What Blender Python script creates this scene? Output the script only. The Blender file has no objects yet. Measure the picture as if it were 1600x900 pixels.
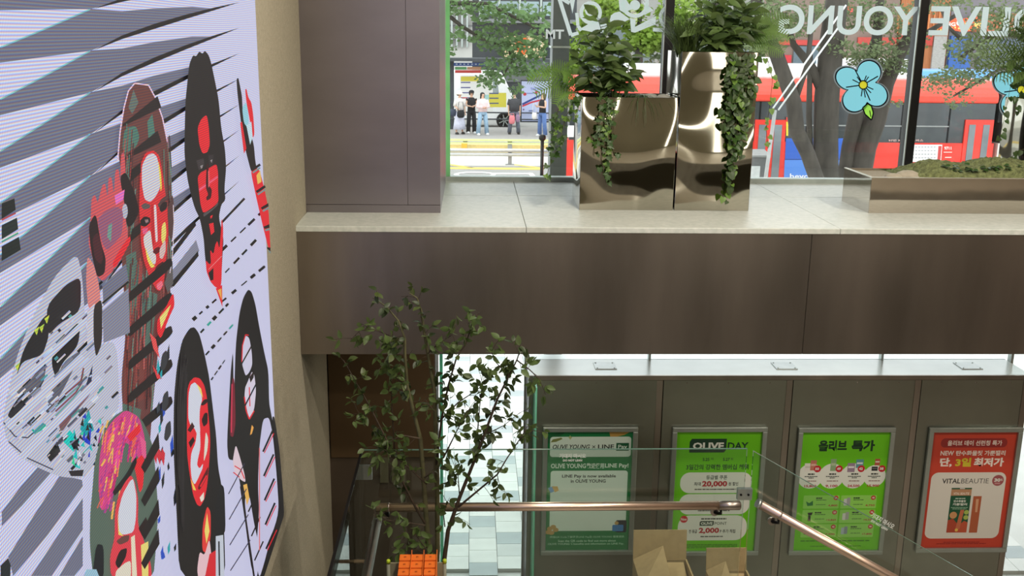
import bpy, bmesh, math, random
from mathutils import Vector, Matrix, Euler
random.seed(7)
R = random.Random(11)
S = bpy.context.scene
COL = S.collection
PI = math.pi

# ---------------------------------------------------------------- camera
CAM = Vector((0, 0, 4.06)); FPX = 1600.0
PITCH, YAW, ROLL = math.radians(14.0), math.radians(2.35), 0.0125
FWD = Vector((math.sin(YAW)*math.cos(PITCH), math.cos(YAW)*math.cos(PITCH), -math.sin(PITCH)))
_r0 = Vector((math.cos(YAW), -math.sin(YAW), 0)); _u0 = _r0.cross(FWD)
RIGHT = _r0*math.cos(ROLL) + _u0*math.sin(ROLL)
UP = _u0*math.cos(ROLL) - _r0*math.sin(ROLL)
cam = bpy.data.cameras.new('camera'); cam.sensor_width = 36.0; cam.lens = 36.0*FPX/1600.0
cam.clip_start = 0.02; cam.clip_end = 400
camo = bpy.data.objects.new('camera', cam); COL.objects.link(camo)
M = Matrix((RIGHT, UP, -FWD)).transposed().to_4x4(); M.translation = CAM
camo.matrix_world = M
S.camera = camo

# ---------------------------------------------------------------- world, exposure
S.view_settings.view_transform = 'Standard'
S.view_settings.look = 'None'
S.view_settings.gamma = 1.0
S.view_settings.use_curve_mapping = False
S.view_settings.exposure = 0.0
W = bpy.data.worlds.new('overcast_sky'); S.world = W
W.use_nodes = True
_bg = W.node_tree.nodes['Background']
_bg.inputs[0].default_value = (0.93, 0.97, 1.0, 1); _bg.inputs[1].default_value = 2.55
S.cycles.transparent_max_bounces = 24
S.cycles.max_bounces = 8
S.cycles.sample_clamp_indirect = 6.0
S.cycles.caustics_reflective = False; S.cycles.caustics_refractive = False
# large ceiling lamps of the shop hall (each has its lamp body in the ceiling section below)
CEIL_Z = 6.1
def area_lamp(name, loc, size, power, col):
    l = bpy.data.lights.new(name, 'AREA'); l.shape = 'DISK'; l.size = size; l.energy = power; l.color = col
    o = bpy.data.objects.new(name, l); COL.objects.link(o); o.location = loc
    return o
LAMP_XY = [(1.0, 1.2), (4.0, 1.2), (1.0, 3.7), (4.0, 3.7), (1.0, -1.3), (4.0, -1.3)]
for i, (lx, ly) in enumerate(LAMP_XY):
    area_lamp('ceiling_lamp_light', (lx, ly, CEIL_Z-0.06), 0.32, 80, (1.0, 0.90, 0.77))
LOW_XY = [(0.4, 5.9), (2.4, 5.9), (4.2, 5.9)]
for (lx, ly) in LOW_XY:
    area_lamp('soffit_lamp_light', (lx, ly, 2.33), 0.12, 7.0, (1.0, 0.90, 0.76))

UNDER_FILL_XY = [(0.8, 0.2), (3.0, 0.2), (5.0, 0.2)]  # added unseen lamps that brighten the lower hall and its reflections
for (lx, ly) in UNDER_FILL_XY:
    area_lamp('under_floor_fill_light', (lx, ly, 2.30), 0.18, 14, (1.0, 0.88, 0.74))

# ---------------------------------------------------------------- pixel helpers (photo frame 1600 x 900)
def ray(px, py):
    return (FWD + RIGHT*((px-800)/FPX) - UP*((py-450)/FPX)).normalized()
def at(px, py, Y):
    d = ray(px, py); return CAM + d*((Y-CAM.y)/d.y)
def atZ(px, py, Z):
    d = ray(px, py); return CAM + d*((Z-CAM.z)/d.z)
def onplane(px, py, p, n):
    d = ray(px, py); return CAM + d*((p-CAM).dot(n)/d.dot(n))
def zat(px, py, Y): return at(px, py, Y).z
def xat(px, py, Y): return at(px, py, Y).x
def pxm(Y): return FPX/(Y*1.0)     # rough pixels per metre

# ---------------------------------------------------------------- materials
def lin(c):
    def f(v):
        v /= 255.0
        return v/12.92 if v <= 0.04045 else ((v+0.055)/1.055)**2.4
    return (f(c[0]), f(c[1]), f(c[2]), 1.0)
MATS = {}
def pmat(name, col, rough=0.5, metal=0.0, var=0.08, scale=12.0, bump=0.0, bscale=None, stretch=None, spec=None, trans=0.0, col2=None, aniso=0.0, coat=0.0, bdetail=3.0, bdist=.02):
    """procedural principled material: noise-varied colour, optional bump and brushed stretch"""
    if name in MATS: return MATS[name]
    m = bpy.data.materials.new(name); m.use_nodes = True
    nt = m.node_tree; nd = nt.nodes; lk = nt.links
    b = nd['Principled BSDF']
    tc = nd.new('ShaderNodeTexCoord'); mp = nd.new('ShaderNodeMapping')
    lk.new(tc.outputs['Object'], mp.inputs[0])
    if stretch: mp.inputs['Scale'].default_value = stretch
    nz = nd.new('ShaderNodeTexNoise'); nz.inputs['Scale'].default_value = scale; nz.inputs['Detail'].default_value = 5
    lk.new(mp.outputs[0], nz.inputs['Vector'])
    c = lin(col)
    rp = nd.new('ShaderNodeValToRGB')
    c2 = lin(col2) if col2 else tuple(min(1, v*(1+var)) for v in c[:3])+(1,)
    c1 = c if col2 else tuple(v*(1-var) for v in c[:3])+(1,)
    rp.color_ramp.elements[0].position = 0.32; rp.color_ramp.elements[1].position = 0.68
    rp.color_ramp.elements[0].color = c1; rp.color_ramp.elements[1].color = c2
    lk.new(nz.outputs['Fac'], rp.inputs[0]); lk.new(rp.outputs[0], b.inputs['Base Color'])
    b.inputs['Roughness'].default_value = rough; b.inputs['Metallic'].default_value = metal
    if spec is not None: b.inputs['Specular IOR Level'].default_value = spec
    if aniso: b.inputs['Anisotropic'].default_value = aniso
    if coat: b.inputs['Coat Weight'].default_value = coat
    if bump:
        n2 = nd.new('ShaderNodeTexNoise'); n2.inputs['Scale'].default_value = bscale or scale*3; n2.inputs['Detail'].default_value = bdetail
        lk.new(mp.outputs[0], n2.inputs['Vector'])
        bp = nd.new('ShaderNodeBump'); bp.inputs['Strength'].default_value = bump; bp.inputs['Distance'].default_value = bdist
        lk.new(n2.outputs['Fac'], bp.inputs['Height']); lk.new(bp.outputs[0], b.inputs['Normal'])
    if trans:
        tr = nd.new('ShaderNodeBsdfTranslucent'); lk.new(rp.outputs[0], tr.inputs[0])
        mx = nd.new('ShaderNodeMixShader'); mx.inputs[0].default_value = trans
        lk.new(b.outputs[0], mx.inputs[1]); lk.new(tr.outputs[0], mx.inputs[2])
        lk.new(mx.outputs[0], nd['Material Output'].inputs[0])
    MATS[name] = m
    return m
def vcmat(name, rough=0.5, trans=0.0):
    """printed surface: flat colours come from the print's own colour attribute"""
    if name in MATS: return MATS[name]
    m = bpy.data.materials.new(name); m.use_nodes = True
    nt = m.node_tree; b = nt.nodes['Principled BSDF']
    a = nt.nodes.new('ShaderNodeAttribute'); a.attribute_name = 'Col'
    nt.links.new(a.outputs['Color'], b.inputs['Base Color']); b.inputs['Roughness'].default_value = rough
    if trans:
        tr = nt.nodes.new('ShaderNodeBsdfTranslucent'); nt.links.new(a.outputs['Color'], tr.inputs[0])
        mx = nt.nodes.new('ShaderNodeMixShader'); mx.inputs[0].default_value = trans
        nt.links.new(b.outputs[0], mx.inputs[1]); nt.links.new(tr.outputs[0], mx.inputs[2])
        nt.links.new(mx.outputs[0], nt.nodes['Material Output'].inputs[0])
    MATS[name] = m
    return m
def glassmat(name, tint, refl=1.0, rough=0.0, ior=1.5):
    """architectural sheet glass: clear tinted transmission plus fresnel reflection"""
    m = bpy.data.materials.new(name); m.use_nodes = True
    nt = m.node_tree; nd = nt.nodes; lk = nt.links
    nd.remove(nd['Principled BSDF'])
    t = nd.new('ShaderNodeBsdfTransparent'); t.inputs[0].default_value = tint+(1,)
    g = nd.new('ShaderNodeBsdfGlossy'); g.inputs['Roughness'].default_value = rough
    f = nd.new('ShaderNodeFresnel'); f.inputs[0].default_value = ior
    mu = nd.new('ShaderNodeMath'); mu.operation = 'MULTIPLY'; mu.inputs[1].default_value = refl
    lk.new(f.outputs[0], mu.inputs[0])
    mx = nd.new('ShaderNodeMixShader'); lk.new(mu.outputs[0], mx.inputs[0]); lk.new(t.outputs[0], mx.inputs[1]); lk.new(g.outputs[0], mx.inputs[2])
    lk.new(mx.outputs[0], nd['Material Output'].inputs[0])
    MATS[name] = m
    return m
def emat(name, col, strength):
    m = bpy.data.materials.new(name); m.use_nodes = True
    b = m.node_tree.nodes['Principled BSDF']; b.inputs['Emission Color'].default_value = lin(col); b.inputs['Emission Strength'].default_value = strength
    MATS[name] = m
    return m

plaster = pmat('warm_plaster', (176, 168, 146), 0.85, var=0.10, scale=60, bump=0.25, bscale=140)
plaster_dark = pmat('dark_lower_wall', (74, 62, 50), 0.6, var=0.12, scale=3)
ceil_m = pmat('ceiling_paint', (120, 110, 98), 0.8, var=0.05)
floor_m = pmat('stone_floor', (150, 145, 134), 0.35, var=0.15, scale=8)
steel = pmat('brushed_steel', (162, 153, 145), 0.34, 1.0, var=0.26, scale=1.5, stretch=(1.6, 1.6, 0.3), bump=0.07, bscale=2.0)  # broad colour noise imitates interior lights reflected in the beam, plus patina
steel_panel = pmat('satin_steel_panel', (150, 152, 142), 0.36, 1.0, var=0.12, scale=1.3, bump=0.10, bscale=1.6)
steel_col = pmat('column_steel', (150, 144, 148), 0.38, 1.0, var=0.07, scale=1.6, stretch=(1, 1, 3), bump=0.05, bscale=1.2)
mirror_steel = pmat('mirror_steel', (166, 162, 148), 0.04, 1.0, var=0.03, scale=2, bump=.8, bscale=2.4, bdetail=0.0, bdist=.05)
tray_steel = pmat('tray_mirror_steel', (190, 182, 170), 0.05, 1.0, var=0.03, scale=2, bump=0.08, bscale=1.5)
rail_steel = pmat('rail_steel', (232, 206, 186), 0.32, 1.0, var=0.04, scale=6)
dark_metal = pmat('black_metal', (22, 22, 24), 0.4, 0.6, var=0.1)
white_stone = pmat('pale_terrazzo', (196, 203, 194), 0.4, var=0.07, scale=34, col2=(216, 220, 212))
alu = pmat('silver_aluminium', (176, 184, 180), 0.35, 0.85, var=0.04)
printm = vcmat('print_ink', 0.45)
filmm = vcmat('window_film', 0.6, 0.92)
paintprint = vcmat('enamel_print', 0.3)
win_glass = glassmat('window_glass', (0.965, 0.985, 0.975), 0.85)
guard_glass = glassmat('guard_glass', (0.915, 0.965, 0.945), 0.9)
door_glass = glassmat('door_glass', (0.95, 0.98, 0.97), 0.8)
green_edge = pmat('green_glass_edge', (205, 255, 205), 0.25, var=0.06, trans=0.8)
green_edge2 = pmat('teal_glass_edge', (150, 235, 205), 0.2, var=0.06, trans=0.5)

guard_edge = pmat('guard_glass_edge', (104, 138, 124), 0.2, var=0.06, trans=0.2)
# ---------------------------------------------------------------- mesh helpers
OFF = {}
def setp(o, label=None, cat=None, group=None, kind=None):
    if label: o['label'] = label
    if cat: o['category'] = cat
    if group: o['group'] = group
    if kind: o['kind'] = kind
    return o
def thing(name, label, cat, loc=(0, 0, 0), group=None, kind=None):
    o = bpy.data.objects.new(name, None); COL.objects.link(o); o.location = loc; o.empty_display_size = 0.1
    OFF[o.name] = Vector(loc)
    return setp(o, label, cat, group, kind)
class MB:
    def __init__(s): s.v = []; s.f = []; s.sm = []
    def add(s, vs, fs, smooth=False):
        n = len(s.v); s.v += [Vector(v) for v in vs]; s.f += [tuple(i+n for i in f) for f in fs]; s.sm += [smooth]*len(fs); return s
    def box(s, x0, x1, y0, y1, z0, z1):
        return s.add([(x0,y0,z0),(x1,y0,z0),(x1,y1,z0),(x0,y1,z0),(x0,y0,z1),(x1,y0,z1),(x1,y1,z1),(x0,y1,z1)],
                     [(0,3,2,1),(4,5,6,7),(0,1,5,4),(1,2,6,5),(2,3,7,6),(3,0,4,7)])
    def obox(s, c, ex, ey, ez):
        """oriented box: centre and three half-extent vectors"""
        c, ex, ey, ez = map(Vector, (c, ex, ey, ez))
        vs = [c+ex*a+ey*b+ez*d for d in (-1, 1) for a, b in ((-1,-1),(1,-1),(1,1),(-1,1))]
        return s.add(vs, [(0,3,2,1),(4,5,6,7),(0,1,5,4),(1,2,6,5),(2,3,7,6),(3,0,4,7)])
    def tube(s, pts, rad, n=8, cap=True):
        pts = [Vector(p) for p in pts]; k = len(pts)
        if not hasattr(rad, '__len__'): rad = [rad]*k
        base = len(s.v); prev = None
        for i, p in enumerate(pts):
            t = (pts[min(i+1, k-1)]-pts[max(i-1, 0)])
            t = t.normalized() if t.length > 1e-9 else Vector((0,0,1))
            if prev is None:
                a = t.cross(Vector((0,0,1)) if abs(t.z) < 0.9 else Vector((1,0,0))).normalized()
            else:
                a = (prev-t*prev.dot(t)); a = a.normalized() if a.length > 1e-6 else t.orthogonal().normalized()
            prev = a; b = t.cross(a)
            for j in range(n):
                an = 2*PI*j/n; s.v.append(p+(a*math.cos(an)+b*math.sin(an))*rad[i])
        for i in range(k-1):
            for j in range(n):
                q = (j+1) % n
                s.f.append((base+i*n+j, base+i*n+q, base+(i+1)*n+q, base+(i+1)*n+j)); s.sm.append(True)
        if cap:
            s.f.append(tuple(base+j for j in reversed(range(n)))); s.sm.append(False)
            s.f.append(tuple(base+(k-1)*n+j for j in range(n))); s.sm.append(False)
        return s
    def lathe(s, c, prof, n=16, axis='z', sx=1, sy=1):
        """prof: list of (radius, height) along axis from centre c"""
        c = Vector(c); base = len(s.v); k = len(prof)
        for r, h in prof:
            for j in range(n):
                an = 2*PI*j/n; x, y = r*math.cos(an)*sx, r*math.sin(an)*sy
                s.v.append(c+(Vector((x, y, h)) if axis == 'z' else Vector((x, h, y)) if axis == 'y' else Vector((h, x, y))))
        for i in range(k-1):
            for j in range(n):
                q = (j+1) % n
                s.f.append((base+i*n+j, base+i*n+q, base+(i+1)*n+q, base+(i+1)*n+j)); s.sm.append(True)
        if prof[0][0] > 1e-6: s.f.append(tuple(base+j for j in reversed(range(n)))); s.sm.append(False)
        if prof[-1][0] > 1e-6: s.f.append(tuple(base+(k-1)*n+j for j in range(n))); s.sm.append(False)
        return s
    def prism(s, pts, ext):
        """closed polygon pts (3-D) extruded by vector ext"""
        pts = [Vector(p) for p in pts]; e = Vector(ext); n = len(pts)
        return s.add(pts+[p+e for p in pts], [tuple(range(n))[::-1], tuple(range(n, 2*n))]+[(i, (i+1) % n, n+(i+1) % n, n+i) for i in range(n)])
    def mesh(s, name, off=Vector((0,0,0))):
        me = bpy.data.meshes.new(name); me.from_pydata([tuple(v-off) for v in s.v], [], s.f)
        me.polygons.foreach_set('use_smooth', s.sm); me.update(); return me
    def build(s, name, mat, parent=None, loc=None, label=None, cat=None, group=None, kind=None, bevel=0):
        off = OFF[parent.name] if parent else (Vector(loc) if loc is not None else Vector((0,0,0)))
        o = bpy.data.objects.new(name, s.mesh(name, off)); COL.objects.link(o)
        if mat: o.data.materials.append(mat)
        if parent: o.parent = parent
        else: o.location = off
        OFF[o.name] = off
        if bevel:
            bv = o.modifiers.new('bevel', 'BEVEL'); bv.width = bevel; bv.segments = 2; bv.limit_method = 'ANGLE'
        return setp(o, label, cat, group, kind)
def inst(name, me, parent, loc, rot=(0,0,0), scale=(1,1,1), world=True):
    """a child that shares mesh data"""
    o = bpy.data.objects.new(name, me); COL.objects.link(o)
    o.parent = parent; o.location = Vector(loc)-(OFF[parent.name] if world else Vector((0,0,0)))
    o.rotation_euler = rot; o.scale = scale
    OFF[o.name] = OFF[parent.name]
    return o
def struct(name, mb, mat, parent=None, loc=None, bevel=0):
    o = mb.build(name, mat, parent, loc, bevel=bevel)
    if not parent: o['kind'] = 'structure'
    return o
def box(x0, x1, y0, y1, z0, z1): return MB().box(x0, x1, y0, y1, z0, z1)

# text outlines -> flat mesh data (built-in font, cached)
_TX = {}
def text_geo(body, bold=0.0, shear=0.0, sp=1.0, res=2):
    key = (body, bold, shear, sp, res)
    if key not in _TX:
        cu = bpy.data.curves.new('t', 'FONT'); cu.body = body; cu.resolution_u = res; cu.offset = bold; cu.shear = shear; cu.space_character = sp
        cu.fill_mode = 'FRONT'
        ob = bpy.data.objects.new('t', cu)
        me = bpy.data.meshes.new_from_object(ob)
        vs = [(v.co.x, v.co.y) for v in me.vertices]; fs = [tuple(p.vertices) for p in me.polygons]
        bpy.data.meshes.remove(me); bpy.data.objects.remove(ob); bpy.data.curves.remove(cu)
        xs = [v[0] for v in vs]; ys = [v[1] for v in vs]
        x0, x1, y0, y1 = min(xs), max(xs), min(ys), max(ys)
        _TX[key] = ([((x-x0)/(x1-x0), (y-y0)/(y1-y0)) for x, y in vs], fs)
    return _TX[key]
class Flat:
    """flat print built from polygons and lettering; fn(u, v, layer) gives the 3-D point"""
    def __init__(s, fn): s.fn = fn; s.v = []; s.f = []; s.c = []; s.L = 0
    smooth = False
    def poly(s, pts, col, keep=False):
        if s.smooth and not keep and len(pts) >= 5:
            for _ in range(2):      # rounded corners
                pts = [q for i in range(len(pts)) for q in ((pts[i-1][0]*.17+pts[i][0]*.83, pts[i-1][1]*.17+pts[i][1]*.83), (pts[i][0]*.83+pts[(i+1) % len(pts)][0]*.17, pts[i][1]*.83+pts[(i+1) % len(pts)][1]*.17))]
        if not keep: s.L += 1
        n = len(s.v); s.v += [s.fn(u, v, s.L) for u, v in pts]; s.f.append(tuple(range(n, n+len(pts)))); s.c.append(lin(col)); return s
    def rect(s, u0, v0, u1, v1, col, keep=False): return s.poly([(u0,v0),(u1,v0),(u1,v1),(u0,v1)], col, keep)
    def rrect(s, u0, v0, u1, v1, r, col, asp=1.0, n=5):
        pts = []
        ru, rv = r, r*asp
        for cu, cv, a0 in ((u1-ru, v1-rv, 0), (u0+ru, v1-rv, 90), (u0+ru, v0+rv, 180), (u1-ru, v0+rv, 270)):
            for i in range(n+1):
                a = math.radians(a0+90*i/n); pts.append((cu+ru*math.cos(a), cv+rv*math.sin(a)))
        return s.poly(pts, col)
    def disc(s, u, v, ru, col, asp=1.0, n=20, rot=0, a0=0, a1=360, keep=False):
        pts = []
        for i in range(n):
            a = math.radians(a0+(a1-a0)*i/n); x, y = ru*math.cos(a), ru*asp*math.sin(a)
            pts.append((u+x*math.cos(rot)-y*math.sin(rot), v+x*math.sin(rot)+y*math.cos(rot)))
        return s.poly(pts, col, keep)
    def ring(s, u, v, ro, ri, col, asp=1.0, n=24, a0=0, a1=360):
        s.L += 1
        m = n+1
        o = [(u+ro*math.cos(math.radians(a0+(a1-a0)*i/n)), v+ro*asp*math.sin(math.radians(a0+(a1-a0)*i/n))) for i in range(m)]
        q = [(u+ri*math.cos(math.radians(a0+(a1-a0)*i/n)), v+ri*asp*math.sin(math.radians(a0+(a1-a0)*i/n))) for i in range(m)]
        for i in range(n): s.poly([o[i], o[i+1], q[i+1], q[i]], col, True)
        return s
    def line(s, pts, w, col):
        s.L += 1
        for i in range(len(pts)-1):
            (a, b), (c, d) = pts[i], pts[i+1]; l = math.hypot(c-a, d-b) or 1; nx, ny = -(d-b)/l*w/2, (c-a)/l*w/2
            s.poly([(a+nx, b+ny), (c+nx, d+ny), (c-nx, d-ny), (a-nx, b-ny)], col, True)
        return s
    def text(s, u0, v0, u1, v1, body, col, bold=0.0, shear=0.0, flip=False, sp=1.0, res=2):
        """lettering fitted into the box; v0 is the top edge"""
        vs, fs = text_geo(body, bold, shear, sp, res); s.L += 1
        n = len(s.v)
        for x, y in vs:
            if flip: x = 1-x
            s.v.append(s.fn(u0+(u1-u0)*x, v1+(v0-v1)*y, s.L))
        for f in fs: s.f.append(tuple(i+n for i in f)); s.c.append(lin(col))
        return s
    def build(s, name, mat, parent=None, loc=None, **kw):
        off = OFF[parent.name] if parent else Vector(loc or (0,0,0))
        me = bpy.data.meshes.new(name); me.from_pydata([tuple(v-off) for v in s.v], [], s.f)
        at_ = me.color_attributes.new('Col', 'FLOAT_COLOR', 'CORNER')
        data = []
        for f, c in zip(s.f, s.c): data += list(c)*len(f)
        at_.data.foreach_set('color', data); me.update()
        o = bpy.data.objects.new(name, me); COL.objects.link(o); me.materials.append(mat)
        if parent: o.parent = parent
        else: o.location = off
        OFF[o.name] = off
        return setp(o, **kw)
# ================================================================ room shell
YG = 6.95                                   # window plane
ZL = 3.079                                  # top of window ledge
YB = 5.245                                  # front face of ledge beam
ZB = 2.385                                  # underside of ledge beam
YP = 6.60                                   # steel panel wall
XR = 6.4                                    # right wall
def wallx(y): return -0.905 - 0.030*(y-5.26)
WN = Vector((1, 0.030, 0)).normalized()     # normal of left wall
WP = Vector((wallx(5.26), 5.26, 0))

# left wall
mb = MB(); y0, y1 = -3.2, 7.2
mb.prism([(wallx(y0), y0, 0), (wallx(y1), y1, 0), (wallx(y1)-0.25, y1, 0), (wallx(y0)-0.25, y0, 0)], (0, 0, CEIL_Z))
struct('wall_left', mb, plaster, loc=(wallx(2), 2, 0))
struct('floor', box(-1.3, XR, -3.2, 7.05, -0.15, 0), floor_m, loc=(2, 2, -0.15))
struct('ceiling', box(-1.3, XR+.2, -3.3, 7.25, CEIL_Z, CEIL_Z+0.2), ceil_m, loc=(2, 2, CEIL_Z))
struct('wall_back', box(-1.3, XR, -3.4, -3.2, 0, CEIL_Z), pmat('olive_back_wall', (112, 108, 90), .7, var=.1, scale=1), loc=(2, -3.3, 0))
struct('wall_right', box(XR, XR+.2, -3.4, 7.25, 0, CEIL_Z), pmat('taupe_wall', (120, 104, 90), .7, var=.1, scale=1), loc=(XR, 2, 0))
# upper floor slab on which the photographer stands
struct('floor_upper', box(-0.70, XR, -3.2, 1.3, 2.35, 2.55), floor_m, loc=(2, -1, 2.35))
# front wall above the window
struct('wall_front_top', box(-1.3, XR, 6.9, 7.1, 5.55, CEIL_Z), plaster, loc=(2, 7, 5.55))

# ledge: steel-clad beam with pale stone top
led = struct('window_ledge', box(wallx(YB)+.0, XR, YB+.02, 7.08, ZB+.01, ZL-.03), plaster, loc=(2, 6, ZB))
xs = [wallx(YB), xat(1262, 450, YB), XR]
for a, b in zip(xs, xs[1:]):
    box(a+.0015, b-.0015, YB, YB+.02, ZB, ZL-.030).build('fascia_panel', steel, led)
box(wallx(YB)+.002, XR, YB+.02, 6.5, ZB-.0, ZB+.01).build('soffit', steel_panel, led)
tops = [wallx(YB)-.01, xat(812, 310, 6.0), xat(1245, 310, 6.0), 4.2, XR]
for a, b in zip(tops, tops[1:]):
    for c, d in ((YB-.008, 6.30), (6.302, YG+.12)):
        box(a+.001, b-.001, c+.001, d-.001, ZL-.030, ZL).build('stone_slab', white_stone, led, bevel=.003)

# column standing on the ledge
XC0, XC1 = wallx(5.66)-.02, -0.173
YC = 5.66
xs_ = xat(636, 200, YC)
col = struct('column', box(XC0, XC1-.012, YC+.012, YG+.2, ZL, CEIL_Z), plaster, loc=(-.5, 6.3, ZL))
box(XC0, xs_-.001, YC, YC+.012, ZL+.045, CEIL_Z).build('cladding_panel', steel_col, col)
box(xs_+.001, XC1, YC, YC+.012, ZL+.045, CEIL_Z).build('cladding_panel', steel_col, col)
box(XC0, XC1, YC-.004, YC+.012, ZL, ZL+.043).build('plinth_strip', steel_col, col)
box(XC1-.012, XC1, YC+.012, YG+.2, ZL, CEIL_Z).build('side_panel', steel_col, col)
# lower pier below the ledge, left of the glass door
low = struct('wall_front_pier', box(wallx(6.4)-.02, -0.235, 6.40, 7.1, 0, ZB), plaster_dark, loc=(-.5, 6.7, 0))
box(wallx(6.4)+.01, -0.24, 6.385, 6.40, 1.30, ZB).build('undimmed_cladding', pmat('brown_cladding', (96, 76, 52), 0.5, .3, var=.12, scale=2), low)  # brown stops halfway; darkening by the guard glass is put into the lower colour
for u0, u1, v0, v1 in ((594, 607, 715, 754), (612, 623, 730, 754), (629, 633, 738, 754)):
    nc = box(xat(u0, 740, 6.38), xat(u1, 740, 6.38), 6.376, 6.384, zat(u0, v1, 6.38), zat(u0, v0, 6.38))
    nc.build('notice_card', pmat('dull_card', (92, 88, 66), .7), low)

# steel panel wall with sill
XW0, XW1 = xat(826, 640, YP), 3.88
wf = struct('wall_front', box(XW0, XW1, YP+.012, YG+.12, 0, 1.79), dark_metal, loc=(2, 6.8, 0))
seams = [XW0, xat(1037, 590, YP), xat(1240, 590, YP), xat(1441, 590, YP), XW1]
for i, (a, b) in enumerate(zip(seams, seams[1:])):
    pnl = box(a+.003, b-.003, YP, YP+.012, 0.0, 1.765).build('steel_panel', steel_panel, wf, bevel=.0015)
    box(b-.045, b-.004, YP-.004, YP, 0.0, 1.765).build('stile', steel, wf)
    for k in (.18, .5, .82):
        MB().lathe((a+(b-a)*k, YP-.003, 1.745), [(0.0, 0), (.005, 0), (.005, .004)], 8, 'y').build('screw', steel, pnl)
box(XW0-.005, XW1, YP-.006, YP+.012, 1.768, 1.80).build('sill_nosing', steel, wf)
sill_white = pmat('white_sill_sheet', (226, 232, 230), .25, .2, var=.05, scale=4)
box(XW0-.005, XW1, YP+.012, YG+.12, 1.79, 1.80).build('sill_top', sill_white, wf)
for px in (945, 1225, 1512):
    c = atZ(px, 572, 1.80)
    spl = box(c.x-.075, c.x+.075, c.y-.075, c.y+.07, 1.80, 1.806).build('sill_plate', pmat('plate_white', (208, 216, 216), .25, .2), wf)
    for sx in (-.06, .06):
        for sy in (-.06, .055):
            MB().lathe((c.x+sx, c.y+sy, 1.806), [(.006, 0), (.005, .004)], 6).build('bolt', alu, spl)

# upper window: panes, mullions, bottom rail
w1 = thing('window_1', None, None, (2, YG, ZL), kind='structure')
mull = [xat(1043, 60, YG), xat(1431, 100, YG), xat(1431, 100, YG)*2-xat(1043, 60, YG)]
edges = [XC1+.015]+mull+[XR]
for a, b in zip(edges, edges[1:]):
    box(a+.004, b-.004, YG, YG+.012, ZL+.03, 5.5).build('pane', win_glass, w1)
for m_ in mull:
    box(m_-.028, m_+.028, YG-.05, YG+.06, ZL+.03, 5.55).build('mullion', pmat('mullion_black', (14, 14, 15), .45, .3), w1)
    box(m_-.034, m_-.029, YG-.05, YG-.03, ZL+.03, 5.55).build('mullion_lit_edge', alu, w1)  # pale strip stands in for daylight on the left edge
box(XC1, XR, YG-.03, YG+.05, ZL, ZL+.03).build('bottom_rail', pmat('pale_rail', (176, 186, 180), .4, .4), w1)
box(XC1+.002, XC1+.028, YG-.02, YG+.02, ZL+.03, 5.5).build('green_glass_edge', green_edge, w1)
box(XC1-.008, XC1+.001, YG-.10, YG+.02, ZL+.0, 5.5).build('white_jamb', pmat('white_jamb', (225, 230, 226), .4), w1)
# lower clerestory strip
w2 = thing('window_2', None, None, (2, YG, 1.8), kind='structure')
xe = [XW0, xat(1014, 570, YG), xat(1376, 570, YG), xat(1376, 570, YG)*2-xat(1014, 570, YG)]
for a, b in zip(xe, xe[1:]):
    box(a+.004, b-.004, YG, YG+.012, 1.80, ZB).build('pane', win_glass, w2)
    box(b-.008, b+.008, YG-.02, YG+.03, 1.80, ZB).build('mullion', alu, w2)
# glass door
d1 = thing('door_1', None, None, (.1, 6.9, 0), kind='structure')
XD0, XD1 = xat(692, 650, 6.9), XW0
box(XD0, XD1-.004, 6.90, 6.912, .02, ZB).build('pane', door_glass, d1)
box(XD0-.022, XD0, 6.885, 6.925, 0, ZB).build('green_jamb', green_edge2, d1)
box(XD1-.018, XD1-.003, 6.885, 6.925, 0, ZB).build('jamb', alu, d1)
# glass sheet in front of the panel wall (its edge shows as a thin green line)
gs = box(xat(833, 640, YP-.02), xat(833, 640, YP-.02)+.012, YP-.22, YP-.008, 0, 1.79)
gs.build('glass_fin', green_edge2, None, (xat(833, 640, YP-.02), YP-.1, 0), 'thin green glass fin standing at left end of steel panel wall', 'glass fin')
# right-hand lower opening and wall beyond it
struct('wall_front_right', box(5.0, XR, 6.6, 7.1, 0, ZB), plaster_dark, loc=(5.6, 6.8, 0))
d2 = thing('door_2', None, None, (4.4, 6.9, 0), kind='structure')
box(XW1+.02, 5.0, 6.90, 6.912, .02, ZB).build('pane', door_glass, d2)
box(XW1+.002, XW1+.02, 6.88, 6.93, 0, ZB).build('jamb', alu, d2)

# ceiling lamps (bodies)
lamp_e = emat('lamp_disc', (255, 214, 165), 6.0)
for i, (lx, ly) in enumerate(LAMP_XY):
    t = thing('ceiling_lamp', 'round recessed ceiling lamp high above the hall, %s on the %s side' % (['over the upper floor', 'over the upper floor', 'nearest the window', 'nearest the window', 'nearest the back wall', 'nearest the back wall'][i], ['left', 'right'][i % 2]), 'lamp', (lx, ly, CEIL_Z-.05), 'recessed ceiling lamps')
    MB().lathe((lx, ly, CEIL_Z-.05), [(.16, .03), (.20, .0), (.21, .05)], 20).build('ring', alu, t)
    MB().lathe((lx, ly, CEIL_Z-.03), [(.158, 0), (.158, .028)], 20).build('disc', lamp_e, t)
for i, (lx, ly) in enumerate(LOW_XY):
    t = thing('soffit_lamp', 'small downlight under the window ledge, %s of three' % ['leftmost', 'middle', 'rightmost'][i], 'lamp', (lx, ly, 2.345), 'downlights under the ledge')
    MB().lathe((lx, ly, 2.345), [(.065, .0), (.085, .0), (.085, .038)], 16).build('ring', alu, t)
    MB().lathe((lx, ly, 2.352), [(.064, 0), (.064, .03)], 16).build('disc', lamp_e, t)

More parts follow.
